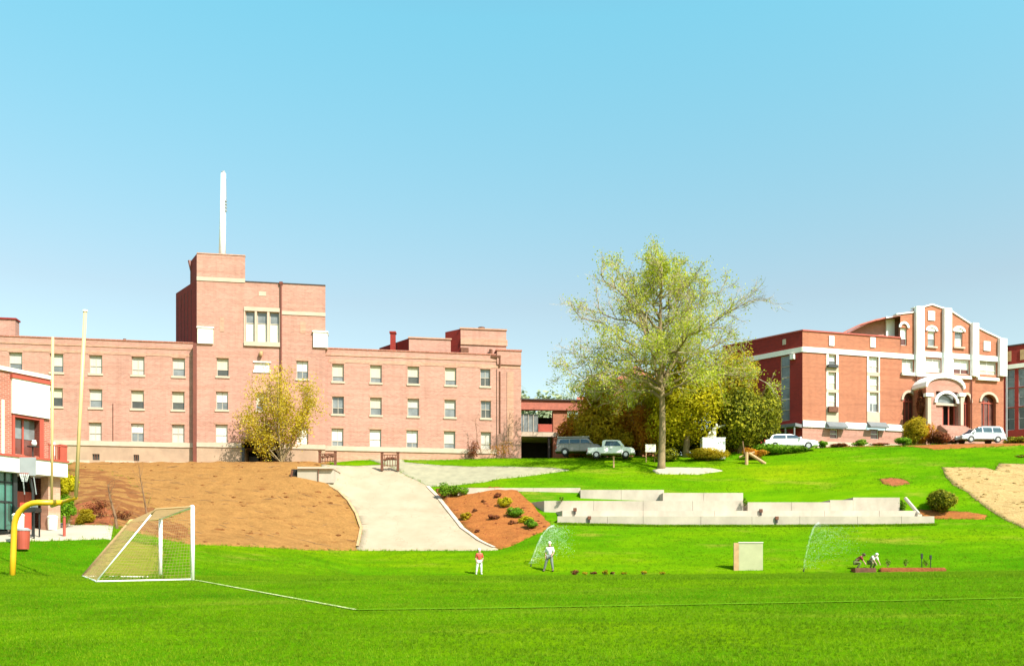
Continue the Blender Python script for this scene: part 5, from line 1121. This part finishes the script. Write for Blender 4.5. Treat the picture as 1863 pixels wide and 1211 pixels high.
# ================================================================== vehicles
def prof(m, pts, w0, w1=None):                         # side outline (x, z) at half width w
    n = len(pts); w1 = w1 or w0; return m.add([(x, -w0, z) for x, z in pts] + [(x, w0, z) for x, z in pts], [tuple(range(n)), tuple(range(n, 2 * n))[::-1]] + [(i, n + i, n + (i + 1) % n, (i + 1) % n) for i in range(n)])
def car(name, loc, rz, label, paint, kind, sc_=1.0):
    o = empty(name, loc, label, 'van' if kind in ('van', 'minivan') else 'truck' if kind == 'truck' else 'car', None, rz)
    spec = {'minivan': (4.8, [(-2.4, .35), (-2.42, .95), (-2.3, 1.0), (1.35, 1.0), (2.2, .82), (2.42, .62), (2.4, .33)], [(-2.28, 1.0), (-2.12, 1.62), (-1.8, 1.72), (.2, 1.70), (.55, 1.62), (1.5, 1.0)], (-1.5, 1.5)),
            'sedan': (5.0, [(-2.5, .35), (-2.5, .85), (-2.2, .95), (1.4, .93), (2.3, .82), (2.5, .6), (2.45, .33)], [(-2.05, .95), (-1.75, 1.38), (-1.3, 1.47), (-.1, 1.47), (.3, 1.38), (1.15, .93)], (-1.55, 1.55)),
            'truck': (4.7, [(-2.35, .45), (-2.38, 1.05), (-.1, 1.1), (1.25, 1.1), (2.2, .98), (2.4, .75), (2.35, .42)], [(-.9, 1.1), (-.82, 1.75), (-.6, 1.82), (.7, 1.80), (.95, 1.72), (1.4, 1.1)], (-1.45, 1.5)),
            'van': (4.6, [(-2.3, .4), (-2.32, 1.15), (1.4, 1.15), (2.1, 1.05), (2.3, .8), (2.25, .4)], [(-2.28, 1.15), (-2.15, 1.8), (.9, 1.8), (1.55, 1.15)], (-1.4, 1.4))}[kind]
    ln, low, up, ax = spec; w = .88
    m = MB(); prof(m, low, w); m.build('body', paint, o, local=True, bevel=.07, smooth=False)
    m = MB(); n = len(up); m.add([(x, -w + .02 + .16 * (z > up[0][1] + .1), z) for x, z in up] + [(x, w - .02 - .16 * (z > up[0][1] + .1), z) for x, z in up], [tuple(range(n)), tuple(range(n, 2 * n))[::-1]] + [(i, n + i, n + (i + 1) % n, (i + 1) % n) for i in range(n)])
    m.build('cabin', paint, o, local=True, bevel=.04)
    zb = up[0][1] + .08; ztp = max(z for x, z in up) - .12; xl = up[0][0] + .22; xr = up[-1][0] - .25; nwin = {'minivan': 3, 'sedan': 2, 'truck': 1, 'van': 3}[kind]
    for s in (-1, 1):
        for k in range(nwin):
            xa = xl + (xr - xl) * k / nwin + .05; xb = xl + (xr - xl) * (k + 1) / nwin - .05; sh = .48 if k == nwin - 1 else 0; s0 = .15 if k == 0 else 0
            def yy(z): return s * (w - .02 - .16 * min(1, (z - up[0][1]) / (max(q[1] for q in up) - up[0][1]) * 1.1) + .012)
            pts = [(xa, zb), (xb, zb), (xb - sh, ztp), (xa + s0, ztp)]; m = MB(); m.add([(x, yy(z), z) for x, z in pts] + [(x, yy(z) - s * .03, z) for x, z in pts], [(0, 1, 2, 3), (7, 6, 5, 4), (0, 4, 5, 1), (1, 5, 6, 2), (2, 6, 7, 3), (3, 7, 4, 0)]); m.build('window', 'carglass', o, local=True)
    a, b = up[-2], up[-1]; dx, dz = b[0] - a[0], b[1] - a[1]
    m = MB(); m.add([(a[0] + dx * .08 + .02, -w + .26, a[1] + dz * .08 + .02), (a[0] + dx * .08 + .02, w - .26, a[1] + dz * .08 + .02), (b[0] - dx * .1 + .02, w - .14, b[1] - dz * .1 + .02), (b[0] - dx * .1 + .02, -w + .14, b[1] - dz * .1 + .02)], [(0, 1, 2, 3)]); m.build('windscreen', 'carglass', o, local=True)
    a, b = up[0], up[1]; dx, dz = b[0] - a[0], b[1] - a[1]
    m = MB(); m.add([(a[0] + dx * .2 - .02, -w + .16, a[1] + dz * .2), (a[0] + dx * .2 - .02, w - .16, a[1] + dz * .2), (a[0] + dx * .9 - .02, w - .26, a[1] + dz * .9), (a[0] + dx * .9 - .02, -w + .26, a[1] + dz * .9)], [(0, 1, 2, 3)]); m.build('rear_window', 'carglass', o, local=True)
    for xw in ax:
        for s in (-1, 1):
            m = MB(); m.tube([(xw, s * (w - .2), .33), (xw, s * (w + .03), .33)], .33, 18); t = m.build('wheel', 'tyre', o, local=True)
            m = MB(); m.tube([(xw, s * (w + .0), .33), (xw, s * (w + .045), .33)], .2, 12); m.build('rim', 'rim', t, local=True)
            m = MB(); seg = 9
            for k in range(seg):
                q0, q1 = math.pi * k / seg, math.pi * (k + 1) / seg; m.add([(xw + r_ * math.cos(q), s * yv, .33 + r_ * math.sin(q)) for yv in (w - .01, w + .035) for q, r_ in ((q0, .36), (q1, .36), (q1, .43), (q0, .43))], [(0, 1, 2, 3), (7, 6, 5, 4), (0, 4, 5, 1), (2, 6, 7, 3)])
            m.build('wheel_arch', 'tyre' if paint == 'cargrey' else paint, o, local=True)
    xf = max(x for x, z in low); xb = min(x for x, z in low)
    m = MB(); m.box(xb - .08, xb + .1, -w + .02, w - .02, .38, .55); m.build('rear_bumper', 'cargrey' if kind == 'truck' else paint, o, local=True, bevel=.02)
    m = MB(); m.box(xf - .12, xf + .06, -w + .02, w - .02, .36, .54); m.build('front_bumper', 'cargrey' if kind == 'truck' else paint, o, local=True, bevel=.02)
    for s in (-1, 1):
        m = MB(); m.box(xf - .22, xf + .0, s * (w - .35) - .14, s * (w - .35) + .16, .64, .8); m.build('headlight', 'lampclear', o, local=True, bevel=.02)
        m = MB(); m.box(xb - .03, xb + .05, s * (w - .14) - .08, s * (w - .14) + .08, .7, .95); m.build('tail_light', 'lampred', o, local=True)
        m = MB(); m.box(up[-1][0] - .42, up[-1][0] - .25, s * (w + .12) - .08, s * (w + .12) + .08, up[-1][1] + .05, up[-1][1] + .22); m.build('mirror', paint, o, local=True, bevel=.02)
        m = MB(); m.box(-.12, .06, s * (w + .012) - .012, s * (w + .012) + .012, .82, .86); m.build('door_handle', 'greymetal', o, local=True)
    for k in range(nwin if kind != 'truck' else 1):
        xx = xl + (xr - xl) * (k + .95) / nwin
        for s in (-1, 1): m = MB(); m.box(xx - .008, xx + .008, s * (w + .002) - .003, s * (w + .002) + .003, .42, up[0][1] - .04); m.build('door_seam', 'tyre', o, local=True)
    if kind in ('minivan', 'van'):
        for s in (-1, 1): m = MB(); m.tube([(-1.9, s * .6, 1.76), (.1, s * .6, 1.76)], .025, 6); m.build('roof_rail', 'greymetal', o, local=True)
    o.scale = (sc_, sc_, sc_); return o
g = onground(1782, 96.4); car('parked_minivan', (g.x, g.y, g.z + .08), math.pi + .1, 'pale silver minivan parked in front of the hall porch', 'carsilver', 'minivan')
g = onground(1436, 93.6); car('parked_car', (g.x, g.y, g.z + .1), -.05, 'white saloon car parked behind the bright green hedge', 'carwhite', 'sedan', 1.08)
g = onground(1111, 92.3); car('parked_truck', (g.x, g.y, g.z + .12), -.10, 'white pickup truck parked beside the grey van', 'carwhite', 'truck')
g = onground(1053, 94.5); v = car('parked_van', (g.x, g.y, g.z + .2), -.12, 'slate grey van with a roof rack parked before the walkway pier', 'cargrey', 'van')
m = MB(); m.box(-2.2, 1.1, -.8, .8, 1.83, 1.92); m.build('roof_rack', 'greymetal', v, local=True)

# ================================================================== statue and small things on the lawn
g = onground(1296, 92.0); a = P(1276, 815, 92); b = P(1317, 797, 92)
o = empty('statue', Vector((g.x, 92, a.z)), 'white statue of a leaning figure on a white plinth before the trees', 'statue')
m = MB(); m.box(a.x, b.x, 91.4, 92.6, g.z - .2, b.z - .1); m.box(a.x - .05, b.x + .05, 91.35, 92.65, b.z - .1, b.z); part(m, 'plinth', 'white', o, bevel=.02)
m = MB(); q = P(1297, 797, 92); m.tube([q, q + Vector((.05, 0, .5)), q + Vector((.18, 0, .95)), q + Vector((.3, 0, 1.15))], [.36, .28, .24, .12], 10); m.tube([q + Vector((.2, 0, .9)), q + Vector((.7, 0, 1.2)), q + Vector((1.25, 0, 1.35))], [.14, .1, .07], 8)
m.tube([q + Vector((.15, 0, .85)), q + Vector((-.35, 0, .55)), q + Vector((-.5, 0, .15))], [.12, .09, .07], 8); m.ball(q + Vector((.36, 0, 1.32)), (.14, .14, .18)); m.tube([q + Vector((-.1, 0, .2)), q + Vector((-.55, .1, .02))], [.2, .14], 8); part(m, 'figure', 'whitestone', o, smooth=True)
def board(name, x0, x1, y0, y1, Y, label, cat):
    a = P(x0, y1, Y); b = P(x1, y0, Y); o = empty(name, Vector(((a.x + b.x) / 2, Y, zg((a.x + b.x) / 2, Y))), label, cat)
    m = MB(); m.box(a.x, b.x, Y - .03, Y + .03, a.z, b.z); part(m, 'board', 'sign', o, bevel=.01)
    for x in (a.x + .1, b.x - .1): m = MB(); m.box(x - .04, x + .04, Y + .035, Y + .11, zg(x, Y) - .2, b.z - .05); part(m, 'post', 'timber', o)
board('sign_board', 1174, 1193, 808, 822, 91, 'small blank white sign board left of the tall tree trunk', 'sign')
g = onground(1116.5, 88.2); o = empty('wooden_post', g, 'short slim tan wooden post on the lawn below the white truck', 'post'); m = MB(); m.box(g.x - .07, g.x + .07, g.y - .07, g.y + .07, g.z - .2, g.z + 1.0); part(m, 'shaft', 'timber', o, bevel=.01); m = MB(); m.box(g.x - .1, g.x + .1, g.y - .1, g.y + .1, g.z + 1.0, g.z + 1.06); part(m, 'cap', 'timber', o)
g = onground(1358, 88.5); o = empty('timber_trestle', g, 'broken tan timber frame with a leaning log at the lawn edge', 'timber frame')
m = MB(); m.tube([g + Vector((0, 0, -.2)), g + Vector((.02, 0, 1.2))], .17, 8); part(m, 'post', 'timber', o); m = MB(); m.tube([g + Vector((.3, .2, 1.1)), g + Vector((1.85, 0, .05))], .16, 8); part(m, 'log', 'timber', o)
m = MB(); m.tube([g + Vector((-.6, .4, .75)), g + Vector((.9, .4, 1.25))], .1, 7); part(m, 'beam', 'timber', o); m = MB(); m.tube([g + Vector((-.3, .3, 2.3)), g + Vector((-.1, .3, 1.0)), g + Vector((.1, .3, .2))], .06, 6); part(m, 'stick', 'twigd', o)
# upright plywood board on the field edge
a = P(1335, 1044, 59); b = P(1388, 987, 59); g = onground(1361, 59)
o = empty('rebound_board', g, 'square weathered plywood board standing upright on the field edge', 'board')
m = MB(); m.box(a.x + .32, b.x, 59, 59.06, g.z - .05, b.z); part(m, 'panel', 'ply', o, bevel=.01); m = MB(); m.box(a.x, a.x + .315, 58.97, 59.09, g.z - .05, b.z + .01); part(m, 'panel', 'sign', o).data.materials[0] = M['timber']
m = MB(); m.box(a.x + .3, b.x + .02, 58.96, 59.08, b.z, b.z + .06); part(m, 'top_rail', 'sign', o)
for x in (a.x + .3, b.x - .2): m = MB(); m.tube([(x, 59.1, b.z - .3), (x, 60.1, g.z)], .04, 6); part(m, 'brace', 'timber', o)
# planter and long bed at the field edge
g = onground(1574, 57.8); a = P(1555, 1041, 57.8); b = P(1593, 1033, 57.8); o = empty('timber_planter', g, 'low dark timber planter in front of the two crouching gardeners', 'planter')
m = MB()
for k in range(3): m = MB(); m.box(a.x, b.x, 57.7 + k * .02 - .02, 57.75 + k * .0, g.z + k * .115 - .03, g.z + k * .115 + .08); part(m, 'plank', 'rust', o)
m = MB(); m.box(a.x + .02, b.x - .02, 57.77, 58.5, g.z - .05, g.z + .27); part(m, 'soil', 'soil', o)
pts = [onground(1600, 58), onground(1722, 58), onground(1722, 59.2), onground(1680, 59.7), onground(1600, 59.2)]
m = MB(); m.prism([(p.x, p.y) for p in pts], pts[0].z - .3, pts[0].z + .30); o = m.build('raised_bed', 'soil', None, bevel=.08); tag(o, 'long raised bed of red brown soil at the field edge', 'flower bed')
for x, h, lb in ((1677, .95, 'tall black stake'), (1693, .8, 'shorter dark stake')):
    g = onground(x, 58.6); o = empty('garden_stake', g, lb + ' standing in the red brown soil bed', 'stake'); m = MB(); m.tube([g, g + Vector((0, 0, .3 + h * .75))], .025, 6); part(m, 'shaft', 'blackmetal', o); m = MB(); m.box(g.x - .06, g.x + .06, g.y - .05, g.y + .05, g.z + .3 + h * .45, g.z + .3 + h * .8); part(m, 'head', 'blackmetal', o, bevel=.01)
for i, (x, lb) in enumerate(((1615, 'small green plant at the left end of the soil bed'), (1648, 'small green plant in the middle of the soil bed'), (1685, 'green plant between the two stakes of the soil bed'))):
    g = onground(x, 58.4, .28); BT('bed_plant', x, 58.4, 1015, 12, 'leafgreen', lb, 'plant', n=150, leaf=.04, trunk=False, seed=120 + i, lumps=8, base=g)

# ================================================================== things near the low building
g = onground(60, 50.4); o = empty('basketball_hoop', g, 'basketball hoop with grey backboard on a black pole before the low building', 'basketball hoop')
m = MB(); m.tube([g + Vector((0, 0, -.2)), g + Vector((0, 0, 2.6)), g + Vector((-.1, -.1, 3.3))], .075, 8); part(m, 'pole', 'blackmetal', o)
c = P(50, 848, 49.5); m = MB(); m.tube([g + Vector((-.1, -.1, 3.1)), c + Vector((0, .12, -.2))], .05, 6); part(m, 'arm', 'blackmetal', o)
m = MB(); m.box(c.x - .45, c.x + .45, c.y, c.y + .05, c.z - .5, c.z + .5); part(m, 'backboard', 'greymetal', o, bevel=.01)
m = MB(); ring = [Vector((c.x + .23 * math.cos(t), c.y - .32 + .23 * math.sin(t), c.z - .42)) for t in [k * 6.2832 / 16 for k in range(17)]]; m.tube(ring, .015, 5, False); part(m, 'rim', 'redpaint', o)
m = MB()
for k in range(12):
    t = k * 6.2832 / 12; m.tube([(c.x + .23 * math.cos(t), c.y - .32 + .23 * math.sin(t), c.z - .43), (c.x + .13 * math.cos(t + .3), c.y - .32 + .13 * math.sin(t + .3), c.z - .85)], .008, 3, False)
part(m, 'net', 'white', o)
for s in (-1, 1): m = MB(); m.tube([(c.x + s * .3, c.y + .06, c.z - .5), (c.x + s * .32, c.y + .3, c.z - 1.5)], .03, 6); part(m, 'strut', 'greymetal', o)
g = onground(52, 50.0); o = empty('high_table', g, 'dark high table carrying small red and blue cartons beside the basketball pole', 'table')
m = MB(); m.box(g.x - .55, g.x + .55, g.y - .35, g.y + .35, g.z + 1.5, g.z + 1.75); part(m, 'table_top', 'blackmetal', o, bevel=.02)
for sx in (-.45, .45):
    for sy in (-.28, .28): m = MB(); m.box(g.x + sx - .03, g.x + sx + .03, g.y + sy - .03, g.y + sy + .03, g.z - .1, g.z + 1.5); part(m, 'leg', 'blackmetal', o)
for k, (mt, lb) in enumerate((('redcloth', 'small red carton at the left on the dark high table'), ('carwhite', 'small white carton in the middle of the dark high table'), ('glassg', 'small grey-blue carton at the right on the dark high table'))):
    m = MB(); x = g.x - .38 + k * .32; m.box(x, x + .24, g.y - .2, g.y + .05, g.z + 1.755, g.z + 2.0); m.box(x + .02, x + .22, g.y - .18, g.y + .03, g.z + 2.0, g.z + 2.03); tag(m.build('carton', mt, None, bevel=.01), lb, 'carton', 'cartons on the dark high table')
def bin_(x, Y, r, h, mat, label, top='whitestone'):
    g = onground(x, Y, .1); o = empty('bin', g, label, 'bin'); m = MB(); m.tube([g, g + Vector((0, 0, h * .5)), g + Vector((0, 0, h))], [r * .86, r * .95, r], 16); part(m, 'drum', mat, o, smooth=False)
    m = MB(); m.tube([g + Vector((0, 0, h)), g + Vector((0, 0, h + .07)), g + Vector((0, 0, h + .14))], [r * 1.06, r * 1.06, r * .7], 16); part(m, 'lid', top, o)
bin_(95.5, 53.2, .28, .72, 'whitestone', 'white round bin beside the tan column of the low building'); bin_(42, 46.5, .33, .95, 'redpaint', 'reddish drum bin with a pale lid at the grass edge', 'greymetal')
bin_(33, 48.5, .3, 1.4, 'whitestone', 'tall slim white bin behind the yellow goalpost')
g = onground(117, 50.6, .08); o = empty('bollard', g, 'slim dark red bollard standing on the pavement', 'bollard'); m = MB(); m.tube([g, g + Vector((0, 0, 1.05))], .075, 10); part(m, 'post', 'redpaint', o); m = MB(); m.tube([g + Vector((0, 0, 1.05)), g + Vector((0, 0, 1.12)), g + Vector((0, 0, 1.16))], [.09, .09, .03], 10); part(m, 'cap', 'rust', o)
g = Vector((Sx.pt(Sx.t(50), .5).x, Sx.pt(Sx.t(50), .5).y, 8.16)); o = empty('garden_table', g, 'dark round table with a white ball shaped pot on the balcony', 'table'); m = MB(); m.tube([g + Vector((0, 0, .62)), g + Vector((0, 0, .67))], .3, 12); part(m, 'table_top', 'blackmetal', o); m = MB(); m.tube([g, g + Vector((0, 0, .62))], .04, 6); part(m, 'leg', 'blackmetal', o)
m = MB(); m.ball(g + Vector((.1, -.05, .82)), .15); m.tube([g + Vector((.1, -.05, .9)), g + Vector((.1, -.05, 1.0))], [.1, .12], 8); tag(m.build('pot', 'white', None, smooth=True), 'round white pot standing on the balcony table', 'pot')

# ================================================================== people
def skin(name, joints, edges, radii, mat, parent, sub=2, root=0):
    me = bpy.data.meshes.new(name); me.from_pydata([tuple(j) for j in joints], edges, []); ob = bpy.data.objects.new(name, me); COL.objects.link(ob); ob.parent = parent
    md = ob.modifiers.new('skin', 'SKIN'); md.use_smooth_shade = True
    for i, r in enumerate(radii): me.skin_vertices[0].data[i].radius = (r, r) if not hasattr(r, '__len__') else r
    me.skin_vertices[0].data[root].use_root = True
    sb = ob.modifiers.new('sub', 'SUBSURF'); sb.levels = sub; sb.render_levels = sub; me.materials.append(M[mat]); return ob
def person(loc, rz, pose, label, top, legs_, hairm='hair', scale=1.0, shoes='shoe'):
    o = empty('person', loc, label, 'person', None, rz)
    if pose in ('stand', 'stride'):
        sp = .26 if pose == 'stride' else .1; J = dict(pel=(0, 0, .94), waist=(0, 0, 1.08), chest=(0, 0, 1.32), neck=(0, .01, 1.47), head0=(0, -.01, 1.55), head1=(0, -.02, 1.68),
            shl=(-.18, 0, 1.40), ell=(-.25, .02, 1.13), wrl=(-.22, -.12, .92), hal=(-.21, -.16, .83), shr=(.18, 0, 1.40), elr=(.26, .02, 1.14), wrr=(.20, -.16, .98), har=(.18, -.22, .92),
            hil=(-.10, 0, .90), knl=(-.12 - sp * .4, -.03, .5), anl=(-.12 - sp * .9, .02, .09), tol=(-.13 - sp * .9, -.15, .04), hir=(.10, 0, .90), knr=(.11 + sp * .15, -.04, .5), anr=(.12 + sp * .3, .02, .09), tor=(.13 + sp * .3, -.15, .04))
    else:                                                  # bent forward, crouching
        J = dict(pel=(0, .12, .50), waist=(0, .02, .66), chest=(0, -.16, .84), neck=(0, -.28, .92), head0=(0, -.34, .94), head1=(0, -.43, .99),
            shl=(-.17, -.22, .86), ell=(-.22, -.36, .62), wrl=(-.16, -.48, .42), hal=(-.15, -.52, .34), shr=(.17, -.22, .86), elr=(.23, -.34, .62), wrr=(.17, -.5, .44), har=(.16, -.54, .36),
            hil=(-.11, .12, .48), knl=(-.17, -.24, .46), anl=(-.15, .02, .09), tol=(-.16, -.15, .04), hir=(.11, .12, .48), knr=(.18, -.22, .44), anr=(.16, .04, .09), tor=(.17, -.13, .04))
    def mk(name, chain, rad, mat, root=0, grow=0):
        names = []; E = []
        for c in chain:
            for n_ in c:
                if n_ not in names: names.append(n_)
            E += [(names.index(a), names.index(b)) for a, b in zip(c[:-1], c[1:])]
        return skin(name, [J[n_] for n_ in names], E, [rad[n_] + grow for n_ in names], mat, o, 1)
    R0 = dict(pel=.13, waist=.12, chest=.14, neck=.055, head0=.085, head1=.095, shl=.07, ell=.045, wrl=.032, hal=.035, shr=.07, elr=.045, wrr=.032, har=.035, hil=.095, knl=.065, anl=.045, tol=.04, hir=.095, knr=.065, anr=.045, tor=.04)
    mk('body', [['pel', 'waist', 'chest', 'neck', 'head0', 'head1'], ['chest', 'shl', 'ell', 'wrl', 'hal'], ['chest', 'shr', 'elr', 'wrr', 'har'], ['pel', 'hil', 'knl', 'anl', 'tol'], ['pel', 'hir', 'knr', 'anr', 'tor']], R0, 'skin')
    mk('shirt', [['pel', 'waist', 'chest'], ['chest', 'shl', 'ell'], ['chest', 'shr', 'elr']], R0, top, 0, .025)
    mk('trousers', [['pel', 'hil', 'knl', 'anl'], ['pel', 'hir', 'knr', 'anr']], R0, legs_, 0, .022)
    h = Vector(J['head1']); m = MB(); m.ball(h + Vector((0, .02, .03)), (.105, .115, .105), 12, 8); m.build('hair', hairm, o, local=True, smooth=True)
    for s in ('l', 'r'):
        a, b = Vector(J['an' + s]), Vector(J['to' + s]); m = MB(); m.tube([a + Vector((0, .05, -.04)), a + Vector((0, 0, -.04)), b], [.05, .06, .045], 8); m.build('shoe', shoes, o, local=True, smooth=True)
        a, b = Vector(J['wr' + s]), Vector(J['ha' + s]); m = MB(); d = (b - a).normalized()
        for k in range(4): p0 = b + Vector((.02 * (k - 1.5), 0, 0)); m.tube([p0, p0 + d * .05, p0 + d * .08 + Vector((0, .015, 0))], [.009, .008, .006], 5)
        p0 = b + Vector((.03, -.02, .02)); m.tube([p0, p0 + d * .04 + Vector((.02, 0, 0))], [.01, .007], 5); m.build('fingers', 'skin', o, local=True)
    m = MB(); m.tube([h + Vector((0, -.1, -.02)), h + Vector((0, -.125, -.045))], [.014, .018], 6); m.build('nose', 'skin', o, local=True)
    o.scale = (scale,) * 3; return o
g = onground(872, 58.5); person(g, .2, 'stand', 'person in red top and white trousers standing on the field below the driveway', 'redcloth', 'whitecloth', 'whitecloth', .93, 'whitecloth')
g = onground(1000, 59.0); person(g, -.3, 'stride', 'person in white shirt and grey trousers walking beside the left sprinkler', 'whitecloth', 'greycloth', 'whitecloth', 1.08)
g = onground(1560, 58.9); person(g, 1.2, 'bend', 'crouching person in maroon top behind the dark planter', 'darkredcloth', 'olive', 'hair', .95)
g = onground(1586, 58.9); person(g, .5, 'bend', 'crouching person in white top behind the dark planter', 'whitecloth', 'olive', 'whitecloth', .95)

# ================================================================== sprinklers
def spray(x0, Y, apex, xr, label, n, seed, sx):
    g = onground(x0, Y); o = empty('sprinkler', g, label, 'sprinkler'); m = MB(); m.tube([g, g + Vector((0, 0, .16))], .04, 8); m.tube([g + Vector((0, 0, .15)), g + Vector((sx * .06, 0, .24))], .02, 6); part(m, 'nozzle', 'blackmetal', o)
    rs = np.random.RandomState(seed); t = rs.rand(n) ** .8; core = rs.rand(n) < .28
    hx = (apex[0] - x0) / F * Y; hz = zp(apex[1], Y) - g.z
    X = hx * t; Z = hz * (2 * t - t * t); mist = (~core) * rs.rand(n)
    X = X + mist * xr * (.2 + t) + rs.randn(n) * .03; X = X + mist * rs.randn(n) * .25; Z = Z * (1 - mist * rs.rand(n) * .85) + mist * rs.randn(n) * .12 + rs.randn(n) * .03; Yo = rs.randn(n) * (.06 + mist * .6)
    return o, np.stack([g.x + X, g.y + Yo, g.z + .22 + np.maximum(Z, 0)], 1)
o, C = spray(1462, 58.4, (1490, 957), 2.4, 'sprinkler throwing a curved jet of water right of the plywood board', 3300, 5, 1); leafmesh('water_spray', C, .0095, 'water', o, asp=.8)
o, C = spray(966, 60.4, (1008, 962), 1.1, 'sprinkler throwing white spray behind the walking person', 4600, 6, 1); leafmesh('water_spray', C, .0105, 'water', o, asp=.8)

# loose clods on the bare bank and the straw patch
def clods(name, area, n, mat, label, cat, r0, r1, dz):
    A = AREAS[area]; m = MB(); k = 0; x0, y0 = A.min(0); x1, y1 = A.max(0)
    while k < n:
        x, y = rnd.uniform(x0, x1), rnd.uniform(y0, y1)
        if y > 90 or not inpoly(A, np.array([x]), np.array([y]))[0]: continue
        r = rnd.uniform(r0, r1) * rnd.choice((.6, .8, 1, 1.6)); m.ball((x, y, zg(x, y) + dz), (r * rnd.uniform(1, 1.8), r, r * .6), 5, 3, .25); k += 1
    o = m.build(name, mat, None); tag(o, label, cat, None, 'stuff')
clods('earth_clods', 0, 420, 'dirt2', 'loose brown clods of earth on the bare bank', 'clods', .05, .13, .07)
clods('mulch_chips', 4, 160, 'soil', 'dark chips of bark lying on the orange mulch bed', 'mulch chips', .04, .1, .12)
clods('straw_clumps', 5, 420, 'straw', 'loose clumps of straw on the straw patch', 'straw', .05, .14, .05)

m = MB()                                                  # dry sticks on the bank
A = AREAS[0]; k = 0
while k < 110:
    x, y = rnd.uniform(*sorted((A[:, 0].min(), A[:, 0].max()))), rnd.uniform(62, 86)
    if not inpoly(A, np.array([x]), np.array([y]))[0]: continue
    a = rnd.gauss(0, .5); L_ = rnd.uniform(.3, 1.5); x2, y2 = x + L_ * math.cos(a), y + L_ * math.sin(a); m.tube([(x, y, zg(x, y) + .1), ((x + x2) / 2, (y + y2) / 2, zg((x + x2) / 2, (y + y2) / 2) + .14), (x2, y2, zg(x2, y2) + .1)], .015, 4); k += 1
tag(m.build('dry_sticks', 'twigd', None), 'dry brown sticks scattered on the bare earth bank', 'sticks', None, 'stuff')
